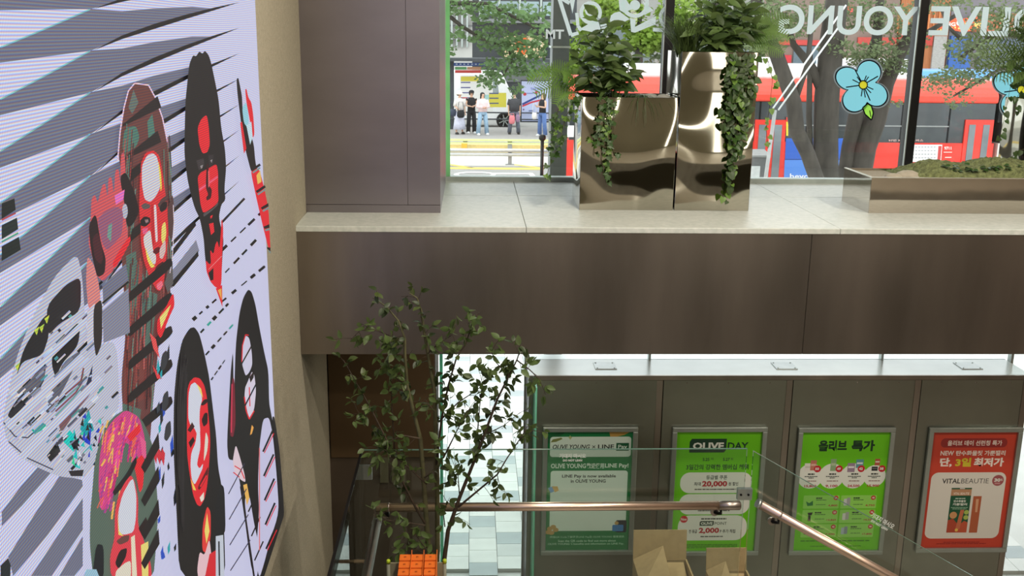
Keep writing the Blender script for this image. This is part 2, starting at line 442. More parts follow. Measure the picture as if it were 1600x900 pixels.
for i, (lx, ly) in enumerate(UNDER_FILL_XY):  # bodies of the added fill lamps
    t = thing('soffit_lamp', 'added round fill downlight under the upper floor slab, %s of three' % ['leftmost', 'middle', 'rightmost'][i], 'lamp', (lx, ly, 2.315), 'added fill downlights under the upper floor')
    MB().lathe((lx, ly, 2.315), [(.095, .0), (.12, .0), (.12, .035)], 16).build('ring', alu, t)
    MB().lathe((lx, ly, 2.322), [(.094, 0), (.094, .027)], 16).build('disc', lamp_e, t)
# added unseen glow strips on the back wall, for mirror highlights and fill
strip_e = emat('fill_strip_glow', (255, 246, 230), 7.0)
for i, lx in enumerate((2.62, 3.55)):
    t = thing('wall_fill_strip', 'added upright fill strip on the unseen back wall, %s one' % ['left', 'right'][i], 'lamp', (lx, -3.2, 2.6))
    box(lx-.09, lx+.09, -3.199, -3.17, 2.6, 4.5).build('backplate', alu, t)
    box(lx-.05, lx+.05, -3.17, -3.13, 2.65, 4.45).build('tube', strip_e, t)
# ================================================================ landing, stairs, glass guard
YS = 4.75
ZT, ZR, ZF = 2.045, 1.772, 0.86
GX0, GX1 = xat(566, 720, YS), xat(1166, 720, YS)
struct('floor_landing', box(GX0-.06, GX1+.05, 1.9, YS+.06, 0, ZF), floor_m, loc=(.4, 3.6, 0))
st = struct('stair_flight', box(GX1+.05, GX1+.06, 3.3, YS+.06, 0, ZF-.17), floor_m, loc=(2, 4, 0))
for k in range(5):
    x = GX1+.05+.30*k; z = ZF-.172*(k+1)
    if z > .01: box(x, x+.30, 3.3, YS+.06, 0, z).build('stair_step', floor_m, st)
g = thing('glass_guard', 'level glass guard on the landing in front of the posters', 'balustrade', ((GX0+GX1)/2, YS, ZF))
box(GX0, GX1, YS-.006, YS+.006, ZF, ZT).build('glass_pane', guard_glass, g)
box(GX0, GX1, YS-.0062, YS+.0062, ZT, ZT+.002).build('top_edge', guard_edge, g)
box(GX0-.006, GX1+.006, YS-.03, YS+.03, ZF, ZF+.07).build('shoe', steel, g)
YR = YS-.075
RX0, RX1 = xat(588, 785, YR), xat(1158, 778, YR)
rad = .0225
MB().tube([(RX0, YR, ZR), (RX1-.11, YR, ZR)], rad, 14).build('handrail', rail_steel, g)
MB().tube([(RX1-.112, YR, ZR), (RX1-.006, YR, ZR), (RX1, YR, ZR)], [rad+.0016, rad+.0016, rad-.006], 14).build('rail_sleeve', steel, g)
def bracket(p, root, yy, side=0.0):
    p = Vector(p)
    b = MB(); b.tube([p+Vector((0, 0, -.014)), p+Vector((.004, .01, -.05)), p+Vector((-.012, .045, -.062)), p+Vector((-.016, .068, -.062))], [.006, .007, .010, .012], 8)
    br = b.build('bracket', dark_metal, root)
    MB().lathe(p+Vector((-.016, .050, -.062)), [(.022, 0), (.022, .012)], 12, 'y').build('bracket_disc', steel, br)
for px in (605, 1127): bracket((xat(px, 785, YR), YR, ZR), g, YS)
MB().tube([(xat(607, 785, YR)-.004, YR, ZR), (xat(607, 785, YR)+.004, YR, ZR)], rad+.002, 14).build('rail_joint', steel, g)
gc = box(GX1-.035, GX1+.04, YS-.012, YS+.012, 1.77, 1.83).build('glass_clamp', alu, g)
for sx in (-.018, .02):
    MB().lathe((GX1+sx, YS-.016, 1.80), [(.006, 0), (.006, .006)], 8, 'y').build('clamp_screw', dark_metal, gc)
def guard_text(root, fn, u0, v0, u1, v1):
    F = Flat(fn)
    h = v1-v0
    F.text(u0, v0, u1, v0+h*.58, '기대지 마시오', (225, 232, 226), .02)
    F.text(u0+(u1-u0)*.14, v0+h*.72, u1-(u1-u0)*.14, v1, 'DO NOT LEAN', (225, 232, 226), .03)
    F.build('sticker_lettering', printm, root)
a = at(874, 708, YS); b = at(915, 720, YS)
guard_text(g, lambda u, v, L: Vector((u, YS-.007-.0004*L, v)), a.x, a.z, b.x, b.z)

# left return of the guard, running towards the camera
g2 = thing('glass_guard', 'glass guard on the left side of the landing below the video wall', 'balustrade', (GX0, 3.3, ZF))
Y0R = 2.0
box(GX0-.006, GX0+.006, Y0R, YS-.012, ZF, ZT).build('glass_pane', guard_glass, g2)
box(GX0-.0064, GX0+.0064, Y0R, YS-.012, ZT, ZT+.004).build('top_edge', dark_metal, g2)
box(GX0-.03, GX0+.03, Y0R, YS-.04, ZF, ZF+.07).build('shoe', steel, g2)
box(GX0-.005, GX0+.05, YS-.03, YS-.012, 1.90, 1.975).build('corner_clamp', alu, g2)
xr2 = GX0+.085
MB().tube([(xr2, YR-.05, ZR-.02), (xr2, Y0R, ZR-.02)], rad, 14).build('handrail', steel, g2)
MB().tube([(xr2, YR-.12, ZR-.02), (xr2, YR-.128, ZR-.02)], rad+.002, 14).build('rail_joint', alu, g2)
MB().tube([(GX0+.005, 4.28, ZR-.075), (xr2, 4.28, ZR-.075), (xr2, 4.28, ZR-.03)], [.010, .009, .006], 8).build('bracket', rail_steel, g2)
guard_text(g2, lambda u, v, L: Vector((GX0-.007-.0003*L, u, v)), 3.72, 1.93, 3.45, 1.82)

# sloping guard beside the stairs
g3 = thing('glass_guard', 'sloping glass guard beside the stairs descending to the right', 'balustrade', (GX1+.9, YS, 0))
sl = -.585
sx0, sx1 = xat(1176, 720, YS), xat(1176, 720, YS)+1.75
zt0 = zat(1180, 705, YS)
mb = MB().prism([(sx0, YS-.006, zt0-1.12), (sx1, YS-.006, max(.02, zt0-1.12+sl*(sx1-sx0))), (sx1, YS-.006, zt0+sl*(sx1-sx0)), (sx0, YS-.006, zt0)], (0, .012, 0))
mb.build('glass_pane', guard_glass, g3)
e = Vector((1, 0, sl)).normalized()
MB().obox(Vector(((sx0+sx1)/2, YS, zt0+sl*(sx1-sx0)/2+.001)), e*((sx1-sx0)/2/e.x), (0, .0062, 0), Vector((-e.z, 0, e.x))*.0010).build('top_edge', guard_edge, g3)
q0 = at(1184, 786, YR); q1 = at(1392, 901, YR); dq = (q1-q0).normalized()
MB().tube([q0, q0+dq*1.75], rad, 14).build('handrail', rail_steel, g3)
MB().tube([q0-dq*.004, q0+dq*.012], rad+.001, 14).build('end_cap', alu, g3)
for tt in (.13, 1.2): bracket(q0+dq*tt, g3, YS)
MB().tube([q0+dq*.126, q0+dq*.134], rad+.002, 14).build('rail_joint', steel, g3)
c0 = at(1364, 800, YS-.007); ex = Vector((e.x, 0, e.z)); ey = Vector((-e.z, 0, e.x))
guard_text(g3, lambda u, v, L: c0+ex*u+ey*v+Vector((0, -.0004*L, 0)), 0, 0.0, .145, -.05)
# ================================================================ LED video wall
LN = WN
LP = WP + LN*0.055
pr = onplane(414, 450, LP, LN)                 # right edge
pb = onplane(436, 806, LP, LN)                 # bottom right corner
LE = (Vector((0, 1, 0)) - LN*LN.y).normalized()  # along the wall, away from camera
LZ0 = pb.z; LZ1 = 5.9
s_r = (Vector((pb.x, pb.y, 0))-Vector((LP.x, LP.y, 0))).dot(LE)
s_l = s_r-4.6
base = LP.copy(); base.z = 0
def LPt(s, z, d=0.0): return base + LE*s + Vector((0, 0, z)) + LN*d
led_root = thing('video_wall', 'large glowing video wall showing red and black pop-art portraits', 'video wall', LPt(s_r, LZ0))
mb = MB().prism([LPt(s_l, LZ0, -.054), LPt(s_r, LZ0, -.054), LPt(s_r, LZ0, 0), LPt(s_l, LZ0, 0)], (0, 0, LZ1-LZ0))
mb.build('cabinet', dark_metal, led_root)
MB().prism([LPt(s_l, LZ0-.012, -.054), LPt(s_r, LZ0-.012, -.054), LPt(s_r, LZ0-.012, .012), LPt(s_l, LZ0-.012, .012)], (0, 0, .012)).build('bottom_trim', dark_metal, led_root)

# screen material: colours of the picture modulated by rows and columns of diodes
ledm = bpy.data.materials.new('led_screen'); ledm.use_nodes = True
nt = ledm.node_tree; nd = nt.nodes; lk = nt.links
bs = nd['Principled BSDF']; bs.inputs['Base Color'].default_value = (.02, .02, .022, 1); bs.inputs['Roughness'].default_value = .6; bs.inputs['Specular IOR Level'].default_value = .1
an = nd.new('ShaderNodeAttribute'); an.attribute_name = 'Col'
tc = nd.new('ShaderNodeTexCoord'); sx = nd.new('ShaderNodeSeparateXYZ'); lk.new(tc.outputs['Object'], sx.inputs[0])
def mth(op, a, b=None):
    n = nd.new('ShaderNodeMath'); n.operation = op
    for i, v in enumerate((a, b)):
        if v is None: continue
        if isinstance(v, (int, float)): n.inputs[i].default_value = v
        else: lk.new(v, n.inputs[i])
    return n.outputs[0]
def rows(phase, amp, pitch=.0062):
    t = mth('MULTIPLY', sx.outputs['Z'], 2*PI/pitch); t = mth('ADD', t, phase); t = mth('SINE', t); t = mth('MULTIPLY', t, amp); return mth('ADD', t, 1.0)
cols = mth('ADD', mth('MULTIPLY', mth('SINE', mth('MULTIPLY', sx.outputs['Y'], 2*PI/.0062)), .16), 1.0)
cb = nd.new('ShaderNodeCombineColor')
for i, (ph, am) in enumerate(((0.0, .33), (1.0, .30), (2.3, .28))):
    lk.new(mth('MULTIPLY', rows(ph, am), cols), cb.inputs[i])
mxc = nd.new('ShaderNodeMix'); mxc.data_type = 'RGBA'; mxc.blend_type = 'MULTIPLY'; mxc.inputs[0].default_value = 1.0
lk.new(an.outputs['Color'], mxc.inputs[6]); lk.new(cb.outputs[0], mxc.inputs[7])
lk.new(mxc.outputs[2], bs.inputs['Emission Color']); bs.inputs['Emission Strength'].default_value = .9

def lfn(u, v, L):
    p = onplane(u, v, LP, LN)
    s = (p-base).dot(LE); z = p.z
    s = min(s, s_r-.002); z = max(z, LZ0+.002)
    return LPt(s, z, .0006+.00003*L)
LV = (204, 204, 232)
# --- background: full screen sheet, then slats
B = Flat(lambda u, v, L: LPt(u, v, .0006))
B.poly([(s_l, LZ0), (s_r, LZ0), (s_r, LZ1), (s_l, LZ1)], LV)
B.build('screen_sheet', ledm, led_root)
F = Flat(lfn)
GY, GY2, BK, WH = (112, 114, 134), (132, 133, 152), (24, 22, 24), (214, 216, 236)
RD, DK = (226, 36, 48), (40, 34, 36)
def tipL(k): return 14+65*k
def slat(k, x):
    t = max(0, (x-145)/227.0); return tipL(k)+((-36+40*k)-tipL(k))*t**.8
for k in range(-1, 11):
    if k < 7:
        F.poly([(-70, 104+88*k), (0, 74+81*k), (142, tipL(k)), (190, slat(k, 190)+.30*(slat(k+1, 190)-slat(k, 190))), (240, slat(k, 240)+.46*(slat(k+1, 240)-slat(k, 240))), (300, slat(k, 300)+.72*(slat(k+1, 300)-slat(k, 300))), (335, slat(k+1, 335)),
                (300, slat(k+1, 300)), (240, slat(k+1, 240)), (190, slat(k+1, 190)), (142, tipL(k+1)), (0, 98+82*k), (-70, 120+88*k)], GY)
        F.line([(0, 74+81*k), (70, 45+73*k), (140, tipL(k)+.5)], 2.2, (120, 190, 200))
    w = 3.8
    up = [(145, slat(k, 145)), (190, slat(k, 190)-w*.8), (240, slat(k, 240)-w*1.1), (290, slat(k, 290)-w), (335, slat(k, 335)-w*.6), (374, slat(k, 374))]
    dn = [(335, slat(k, 335)+w*.5), (290, slat(k, 290)+w*.8), (240, slat(k, 240)+w*1.0), (190, slat(k, 190)+w*.7)]
    if k < 9: F.poly(up+dn, BK)
# broken dashes, right-hand side
def dash(x0, y0, x1, y1, n, w=4, col=BK):
    for i in range(n):
        a = (i+.15*R.random())/n; b = (i+.45+.35*R.random())/n
        F.line([(x0+(x1-x0)*a, y0+(y1-y0)*a), (x0+(x1-x0)*b, y0+(y1-y0)*b)], w*(.5+.7*R.random()), col if R.random() < .8 else (40, 160, 150))
dash(345, 392, 415, 325, 5); dash(338, 440, 402, 372, 5); dash(345, 472, 418, 412, 5)
dash(300, 500, 340, 465, 4, 5); dash(312, 520, 360, 470, 5, 5); dash(320, 555, 365, 505, 5, 4); dash(328, 595, 352, 560, 4, 3)
F.line([(345, 348), (381, 310)], 3.5, BK)
F.poly([(262, 430), (305, 375), (310, 392), (268, 446)], GY2); F.poly([(262, 446), (308, 392), (309, 400), (270, 448)], BK)
F.poly([(264, 395), (303, 345), (305, 352), (266, 404)], BK)
# left edge glitch bars
F.poly([(0, 318), (20, 310), (22, 328), (0, 342)], (16, 26, 28)); F.poly([(0, 352), (24, 340), (26, 358), (0, 374)], (18, 40, 38))
F.poly([(0, 385), (27, 370), (30, 390), (0, 408)], (14, 30, 30)); F.line([(0, 344), (22, 333)], 2.5, (170, 60, 80)); F.line([(0, 378), (26, 364)], 2.5, (60, 150, 120))
# lower-left bands
for q in ([(0, 822), (0, 800), (30, 760), (60, 726), (78, 738), (32, 790)], [(10, 870), (50, 806), (92, 742), (126, 750), (127, 760), (72, 836), (18, 900)],
          [(46, 900), (127, 778), (127, 828), (78, 900)], [(90, 900), (127, 838), (127, 884), (114, 900)]): F.poly(q, GY)
F.poly([(-2, 905), (-2, 884), (10, 872), (14, 884), (13, 905)], (22, 34, 40))
F.smooth = True
# --- denim jacket patch of the left figure
JK = (188, 190, 208)
F.poly([(0, 655), (22, 560), (50, 490), (84, 430), (118, 396), (126, 430), (132, 520), (148, 540), (180, 532), (186, 640), (150, 720), (128, 748), (90, 745), (55, 730), (30, 715), (8, 690)], JK)
F.poly([(22, 590), (34, 545), (62, 500), (72, 490), (74, 525), (64, 555), (32, 565)], (20, 22, 28)); F.poly([(72, 525), (70, 478), (100, 445), (124, 432), (124, 486), (90, 506)], (26, 26, 32))
F.poly([(80, 545), (124, 498), (120, 540), (96, 566), (84, 590), (78, 570)], (14, 15, 20)); F.poly([(8, 648), (40, 600), (70, 560), (66, 600), (30, 640), (14, 655)], (18, 20, 26))
F.poly([(30, 610), (66, 568), (68, 590), (44, 625)], (96, 96, 108)); F.poly([(96, 565), (128, 545), (96, 610), (76, 640), (70, 630)], (92, 94, 108))
for i in range(6): F.line([(84, 664+i*2-i*9), (104+i*4, 640-i*9), (128, 620-i*9)], 2.5, (120, 60, 66) if i % 2 else (96, 150, 150))
F.poly([(88, 664), (110, 632), (142, 590), (142, 612), (112, 648), (94, 676)], (120, 84, 90))
F.poly([(46, 672), (68, 662), (70, 668), (52, 678)], (20, 170, 150)); F.poly([(94, 688), (106, 672), (122, 690), (112, 706)], (10, 200, 190)); F.poly([(106, 690), (122, 684), (114, 706)], (20, 20, 30))
F.poly([(70, 712), (86, 690), (92, 706), (76, 722)], (22, 24, 30)); F.poly([(132, 600), (142, 570), (140, 600), (134, 622)], (20, 30, 60)); F.poly([(122, 670), (136, 640), (144, 672), (130, 682)], (20, 160, 170))
F.poly([(128, 690), (140, 668), (138, 696)], (30, 60, 200)); F.poly([(104, 736), (128, 734), (126, 744), (108, 744)], (40, 36, 44)); F.line([(2, 660), (20, 682), (40, 684), (66, 662)], 2, (60, 60, 80)); F.line([(10, 690), (40, 716), (80, 734)], 2, (70, 70, 90))
for x, y in ((58, 512), (50, 516), (66, 498), (20, 572)): F.poly([(x, y), (x+8, y-6), (x+4, y+8)], (190, 210, 70))
F.smooth = False
for i in range(150):
    x = R.uniform(14, 176); y = R.uniform(max(420, 640-1.6*x), 735 if x > 60 else 690)
    if x > 140 and y > 690: continue
    l = R.uniform(4, 22); w = R.uniform(1.2, 5)
    F.line([(x, y), (x+l*.72, y-l*.7)], w, R.choice([(34, 34, 42), (20, 21, 28), (90, 92, 108), (140, 142, 160), (206, 208, 224), (214, 216, 230), (60, 62, 76), (120, 122, 140), (70, 150, 156), (196, 198, 216)]))
for i in range(34):
    x = R.uniform(100, 150); y = R.uniform(650, 735); F.poly([(x, y), (x+R.uniform(2, 6), y-R.uniform(4, 14)), (x+R.uniform(3, 9), y+R.uniform(0, 6))], R.choice([(10, 190, 190), (40, 210, 150), (20, 26, 40), (30, 60, 190), (220, 224, 236), (24, 24, 30)]))
for a, b, w in (((6, 616), (128, 500), 9), ((2, 668), (122, 556), 11), ((24, 716), (150, 590), 12)): F.line([a, b], w, (196, 200, 220))
F.smooth = True
# --- figure 1: long reddish hair, hand raised with a phone
HR, HG = (104, 60, 58), (84, 108, 98)
F.poly([(178, 244), (181, 205), (187, 168), (194, 142), (204, 131), (214, 129), (226, 134), (236, 152), (247, 182), (255, 220), (262, 270), (264, 330), (262, 392), (259, 440), (262, 470), (246, 500), (240, 560), (232, 640), (226, 720), (190, 690), (182, 600), (190, 520), (186, 440), (180, 360), (186, 320), (188, 290)], HR)
F.line([(177, 250), (181, 205), (187, 168), (194, 142), (204, 130), (226, 133), (237, 153), (248, 184), (256, 222)], 2.0, (230, 200, 225))
F.poly([(184, 232), (188, 200), (206, 196), (212, 214), (206, 230), (190, 240)], (76, 118, 106)); F.poly([(194, 168), (202, 140), (210, 160), (200, 178)], (98, 110, 104)); F.poly([(224, 190), (232, 178), (236, 208), (226, 222)], (78, 120, 108))
F.poly([(190, 400), (206, 392), (208, 470), (196, 500)], HG); F.poly([(206, 404), (222, 440), (220, 520), (208, 540)], (78, 104, 96)); F.poly([(222, 452), (240, 460), (228, 560), (218, 560)], HG)
F.poly([(212, 404), (216, 410), (214, 560), (206, 560)], (150, 60, 62)); F.poly([(196, 430), (200, 430), (198, 520), (194, 520)], (160, 70, 70)); F.poly([(188, 550), (222, 560), (226, 620), (186, 640)], (120, 62, 58)); F.poly([(184, 630), (214, 640), (206, 700), (186, 690)], HG)
for y0, s in ((168, 1), (222, 1)): F.poly([(185, y0+26), (240, y0-18), (246, y0), (184, y0+30)], (34, 28, 30))
for i in range(70):
    sd = R.random() < .5; x = R.uniform(184, 208) if sd else R.uniform(240, 260); y = R.uniform(190, 330) if sd else R.uniform(200, 420); l = R.uniform(30, 110); dx = -4 if sd else 3
    F.line([(x, y), (x+dx*.5+R.uniform(-2, 2), y+l*.5), (x+dx, y+l)], R.uniform(.8, 2.2), R.choice([(140, 72, 68), (84, 48, 48), (86, 116, 104), (56, 36, 38), (168, 84, 82), (104, 128, 118)]))
for i in range(60):
    x = R.uniform(190, 232); y = R.uniform(400, 600); l = R.uniform(30, 90)
    F.line([(x, y), (x-2, y+l*.5), (x-R.uniform(0, 6), min(690, y+l))], R.uniform(.8, 2.6), R.choice([(150, 70, 66), (84, 48, 48), (86, 116, 104), (56, 36, 38), (176, 90, 88), (100, 130, 118), (120, 60, 58)]))
# face 1 (traced on a 3.75x grid)
def z4(pts, ox=200, oy=240): return [(ox+x/3.75, oy+y/3.75) for x, y in pts]
F.poly(z4([(38, 60), (70, -10), (115, -20), (150, 10), (170, 110), (185, 220), (200, 330), (205, 480), (190, 620), (180, 740), (160, 805), (135, 800), (100, 740), (60, 640), (42, 540), (35, 420), (30, 300), (34, 180)]), (214, 44, 52))
F.poly(z4([(46, 70), (78, 8), (112, -4), (138, 20), (152, 110), (156, 200), (130, 250), (98, 285), (62, 270), (46, 180)]), (206, 202, 212)); F.poly(z4([(142, 30), (160, 110), (166, 200), (158, 226), (152, 150)]), (228, 206, 84))
F.poly(z4([(40, 305), (62, 288), (98, 300), (92, 322), (55, 328)]), (92, 80, 80)); F.poly(z4([(140, 300), (165, 262), (200, 240), (205, 262), (170, 300), (150, 320)]), (84, 58, 58))
F.poly(z4([(34, 392), (60, 366), (96, 376), (97, 402), (70, 428), (40, 424)]), (30, 20, 24)); F.poly(z4([(62, 388), (82, 384), (86, 400), (70, 408)]), (150, 120, 120)); F.poly(z4([(148, 320), (168, 285), (196, 280), (196, 322), (160, 346)]), (34, 22, 26))
F.poly(z4([(48, 442), (82, 432), (76, 468), (52, 474)]), (224, 90, 130)); F.poly(z4([(54, 486), (96, 442), (106, 520), (112, 565), (132, 602), (126, 652), (100, 640), (76, 590), (58, 535)]), (212, 206, 206)); F.poly(z4([(64, 540), (84, 596), (112, 650), (126, 660), (100, 672), (76, 620)]), (232, 216, 96))
F.poly(z4([(100, 290), (114, 300), (119, 430), (119, 545), (106, 535), (101, 430)]), (190, 30, 40)); F.poly(z4([(116, 300), (131, 300), (136, 420), (141, 512), (128, 522), (122, 430)]), (222, 204, 208)); F.poly(z4([(108, 578), (126, 552), (152, 546), (158, 572), (130, 592)]), (96, 16, 26))
F.poly(z4([(164, 420), (186, 396), (192, 470), (176, 545), (160, 505)]), (228, 210, 110)); F.poly(z4([(150, 560), (186, 500), (188, 570), (168, 620), (150, 610)]), (210, 180, 176))
F.poly(z4([(112, 705), (134, 654), (172, 630), (178, 650), (152, 692), (124, 718)]), (84, 22, 30)); F.poly(z4([(112, 726), (140, 702), (178, 664), (186, 690), (160, 726), (130, 756)]), (226, 40, 56)); F.poly(z4([(130, 770), (164, 742), (172, 770), (154, 800), (138, 796)]), (236, 110, 130))
F.poly(z4([(196, 330), (228, 230), (240, 330), (226, 520), (206, 480)]), (84, 58, 58)); F.poly(z4([(180, 760), (226, 600), (232, 760), (200, 820)]), (92, 88, 88)); F.line(z4([(232, 300), (238, 420), (226, 620), (212, 700)]), 1.2, (226, 210, 220))
for y0 in (246, 340, 424, 478, 530, 582, 640): F.poly([(190, y0+34), (214, y0+14), (258, y0-24), (262, y0-8), (215, y0+30), (190, y0+50)] if y0 > 400 else [(196, y0+18), (210, y0+8), (210, y0+24), (192, y0+40)], (30, 24, 26))
F.poly([(236, 500), (250, 480), (262, 456), (264, 478), (256, 494), (242, 530), (236, 520)], RD); F.poly([(240, 496), (258, 476), (252, 492), (242, 514)], (232, 216, 120))
F.poly([(224, 520), (234, 530), (240, 560), (230, 545)], (226, 80, 80)); F.poly([(228, 570), (244, 592), (236, 592)], (222, 60, 66))
# hand and phone
F.poly([(131, 310), (137, 304), (141, 318), (148, 290), (153, 286), (157, 310), (158, 278), (163, 276), (167, 305), (169, 266), (175, 264), (177, 290), (178, 240), (184, 238), (186, 280), (184, 330), (190, 372), (184, 386), (176, 400), (168, 420), (150, 440), (140, 432), (132, 400), (126, 380), (130, 340)], (206, 84, 92))
F.poly([(176, 276), (186, 268), (200, 300), (208, 330), (198, 350), (188, 356), (184, 320)], (26, 18, 22)); F.disc(184.5, 330, 4.5, (180, 180, 196), 2.6)
F.poly([(140, 344), (152, 330), (172, 322), (182, 330), (180, 366), (168, 380), (156, 392), (148, 380)], (150, 88, 116)); F.poly([(168, 306), (184, 296), (182, 312), (170, 320)], (226, 110, 190)); F.poly([(158, 352), (164, 348), (162, 378), (156, 370)], (110, 150, 140))
F.poly([(126, 352), (138, 332), (146, 380), (154, 404), (152, 428), (140, 434), (130, 392)], (34, 18, 24)); F.poly([(132, 372), (142, 362), (150, 402), (146, 414), (136, 404)], (70, 26, 36)); F.poly([(164, 412), (176, 390), (192, 368), (194, 376), (180, 402), (168, 420)], RD)
F.poly([(124, 400), (134, 412), (142, 440), (146, 470), (126, 486), (122, 440)], (214, 130, 128)); F.poly([(124, 486), (136, 474), (134, 530), (124, 540)], (198, 196, 210)); F.poly([(134, 478), (148, 466), (148, 536), (138, 560), (134, 530)], (40, 34, 34)); F.poly([(148, 446), (186, 412), (190, 440), (150, 478)], GY); F.line([(148, 474), (190, 440)], 3, BK); F.poly([(148, 486), (190, 450), (192, 520), (150, 536)], GY2)
# --- figure 2: black hair, red face
F.poly([(284, 128), (287, 100), (293, 86), (298, 88), (303, 80), (308, 84), (312, 79), (318, 86), (322, 98), (328, 126), (334, 156), (338, 200), (344, 232), (346, 262), (343, 296), (345, 312), (338, 320), (334, 340), (342, 372), (340, 400), (338, 440), (331, 436), (316, 432), (312, 400), (310, 372), (304, 342), (296, 326), (290, 306), (284, 280), (279, 240), (280, 190), (281, 156)], (28, 26, 27))
F.poly([(300, 200), (306, 186), (315, 179), (318, 196), (320, 226), (316, 238), (308, 240), (303, 226)], RD)
F.poly(z4([(376, 140), (392, 112), (432, 92), (490, 58), (500, 120), (498, 200), (502, 282), (470, 312), (410, 352), (394, 300), (384, 220)]), RD); F.poly(z4([(384, 205), (496, 130), (497, 142), (386, 220)]), (236, 90, 120))
F.poly(z4([(368, 40), (412, 28), (416, 70), (384, 98)]), (58, 52, 55)); F.poly(z4([(392, 72), (408, 66), (404, 84), (396, 88)]), (150, 140, 142)); F.poly(z4([(440, 8), (472, 6), (468, 60), (446, 76)]), (50, 45, 48)); F.poly(z4([(452, 40), (464, 34), (460, 54)]), (150, 140, 142))
F.poly(z4([(430, 60), (440, 60), (446, 190), (462, 212), (456, 262), (430, 276), (427, 256), (440, 240), (424, 200)]), (60, 14, 20)); F.poly(z4([(438, 100), (446, 100), (448, 190), (440, 200)]), (236, 90, 96)); F.poly(z4([(408, 352), (470, 320), (498, 284), (500, 300), (440, 352), (412, 372)]), (86, 78, 80))
F.poly(z4([(444, 412), (470, 404), (476, 458), (456, 478)]), RD); F.poly(z4([(452, 366), (466, 360), (462, 376), (452, 382)]), RD)
F.poly(z4([(520, 372), (530, 440), (522, 600), (518, 770), (500, 790), (478, 780), (452, 750), (428, 690), (424, 622), (446, 650), (456, 640), (450, 560), (470, 592), (482, 530), (494, 510), (506, 560), (514, 470)]), RD); F.poly(z4([(440, 700), (470, 670), (470, 740), (452, 744)]), (28, 24, 26)); F.poly(z4([(484, 790), (522, 770), (524, 900)]), RD); F.poly(z4([(496, 800), (518, 790), (520, 860)]), (232, 170, 80)); F.line(z4([(440, 680), (520, 600)]), 1.4, (232, 110, 120))
# --- raised hand and arm at right
F.poly([(362, 124), (365, 121), (367, 130), (371, 150), (372, 172), (376, 190), (382, 200), (390, 226), (392, 250), (396, 272), (386, 270), (378, 240), (372, 214), (368, 180), (364, 150)], (30, 24, 26))
F.poly([(376, 140), (378, 138), (381, 152), (386, 160), (389, 180), (391, 210), (388, 216), (384, 190), (378, 160)], RD); F.poly([(371, 168), (378, 158), (382, 186), (380, 200), (374, 192)], (150, 206, 222)); F.poly([(378, 196), (386, 190), (388, 214), (384, 226)], (196, 220, 232)); F.poly([(368, 192), (371, 190), (378, 232), (374, 240)], RD)
F.poly([(384, 264), (398, 262), (406, 292), (412, 320), (418, 370), (419, 402), (412, 384), (402, 344), (394, 310)], RD); F.poly([(394, 274), (400, 266), (402, 284), (396, 288)], (232, 190, 90))
for x, y in ((388, 262), (396, 296), (404, 322), (408, 352), (413, 384)): F.line([(x-2, y+4), (x+12, y-5)], 4, (26, 22, 24)); F.line([(x, y+8), (x+12, y)], 2.5, (110, 150, 150))
# --- small sparkle debris between the portraits
for i in range(26):
    x = R.uniform(228, 262); y = R.uniform(545, 880); h = R.uniform(6, 16)
    F.poly([(x, y), (x+R.uniform(2, 5), y-h), (x+R.uniform(3, 6), y+h*.4), (x+1, y+h)], R.choice([(30, 34, 40), (50, 60, 70), (40, 80, 190), (30, 160, 170), (20, 22, 26)]))
for x, y in ((244, 562), (246, 625), (250, 672)): F.poly([(x-5, y+14), (x-2, y-8), (x+6, y-16), (x+7, y+6), (x, y+18)], (52, 54, 60))
for x in (230, 236, 242): F.poly([(x, 640+x/4), (x+5, 648+x/4), (x+3, 668+x/4), (x-2, 655+x/4)], (206, 44, 60))
# --- figure 3: pink hair, bottom left
HN = (86, 104, 92)
F.poly([(130, 770), (134, 722), (142, 690), (152, 664), (166, 650), (182, 640), (196, 646), (210, 656), (220, 676), (228, 700), (232, 740), (236, 800), (232, 860), (228, 905), (132, 905), (126, 850), (127, 800)], HN)
F.poly([(142, 712), (150, 676), (164, 656), (184, 640), (206, 652), (216, 690), (206, 720), (196, 700), (182, 690), (176, 720), (166, 760), (156, 790), (144, 800), (140, 760)], (206, 66, 130))
for i in range(90):
    x = R.uniform(142, 204); y = R.uniform(652, 790) if x < 178 else R.uniform(646, 700)
    F.line([(x, y), (x-R.uniform(2, 8), y+R.uniform(10, 30))], R.uniform(1.2, 3.6), R.choice([(232, 70, 150), (226, 96, 80), (238, 120, 90), (190, 40, 110), (232, 180, 90), (170, 60, 140)]))
F.poly([(184, 682), (204, 662), (206, 674), (190, 690)], RD); F.poly([(194, 724), (212, 706), (210, 760), (204, 772), (198, 740)], RD); F.poly([(204, 680), (214, 690), (215, 720), (208, 712)], (226, 90, 140))
F.poly([(160, 768), (182, 742), (198, 712), (200, 724), (186, 750), (164, 776)], (26, 24, 26))
F.poly([(164, 800), (170, 774), (180, 754), (190, 742), (196, 752), (202, 780), (201, 820), (210, 842), (222, 880), (224, 905), (158, 905), (156, 870), (164, 840)], (220, 60, 74))
F.poly([(169, 802), (176, 774), (188, 752), (194, 748), (199, 776), (198, 812), (194, 832), (180, 836), (171, 834)], (208, 210, 222)); F.poly([(168, 800), (171, 830), (178, 838), (170, 836)], (232, 216, 110))
F.poly([(190, 840), (196, 836), (200, 905), (192, 905)], (228, 216, 190)); F.poly([(206, 852), (218, 846), (218, 905), (208, 905)], (230, 214, 120)); F.poly([(166, 892), (180, 880), (190, 876), (190, 905), (164, 905)], (222, 214, 196))
F.poly([(166, 846), (176, 838), (188, 836), (186, 846), (172, 852)], (104, 64, 60)); F.poly([(164, 880), (172, 860), (184, 856), (182, 870), (170, 890)], (30, 16, 20)); F.poly([(202, 826), (214, 808), (218, 818), (208, 838)], (34, 20, 22))
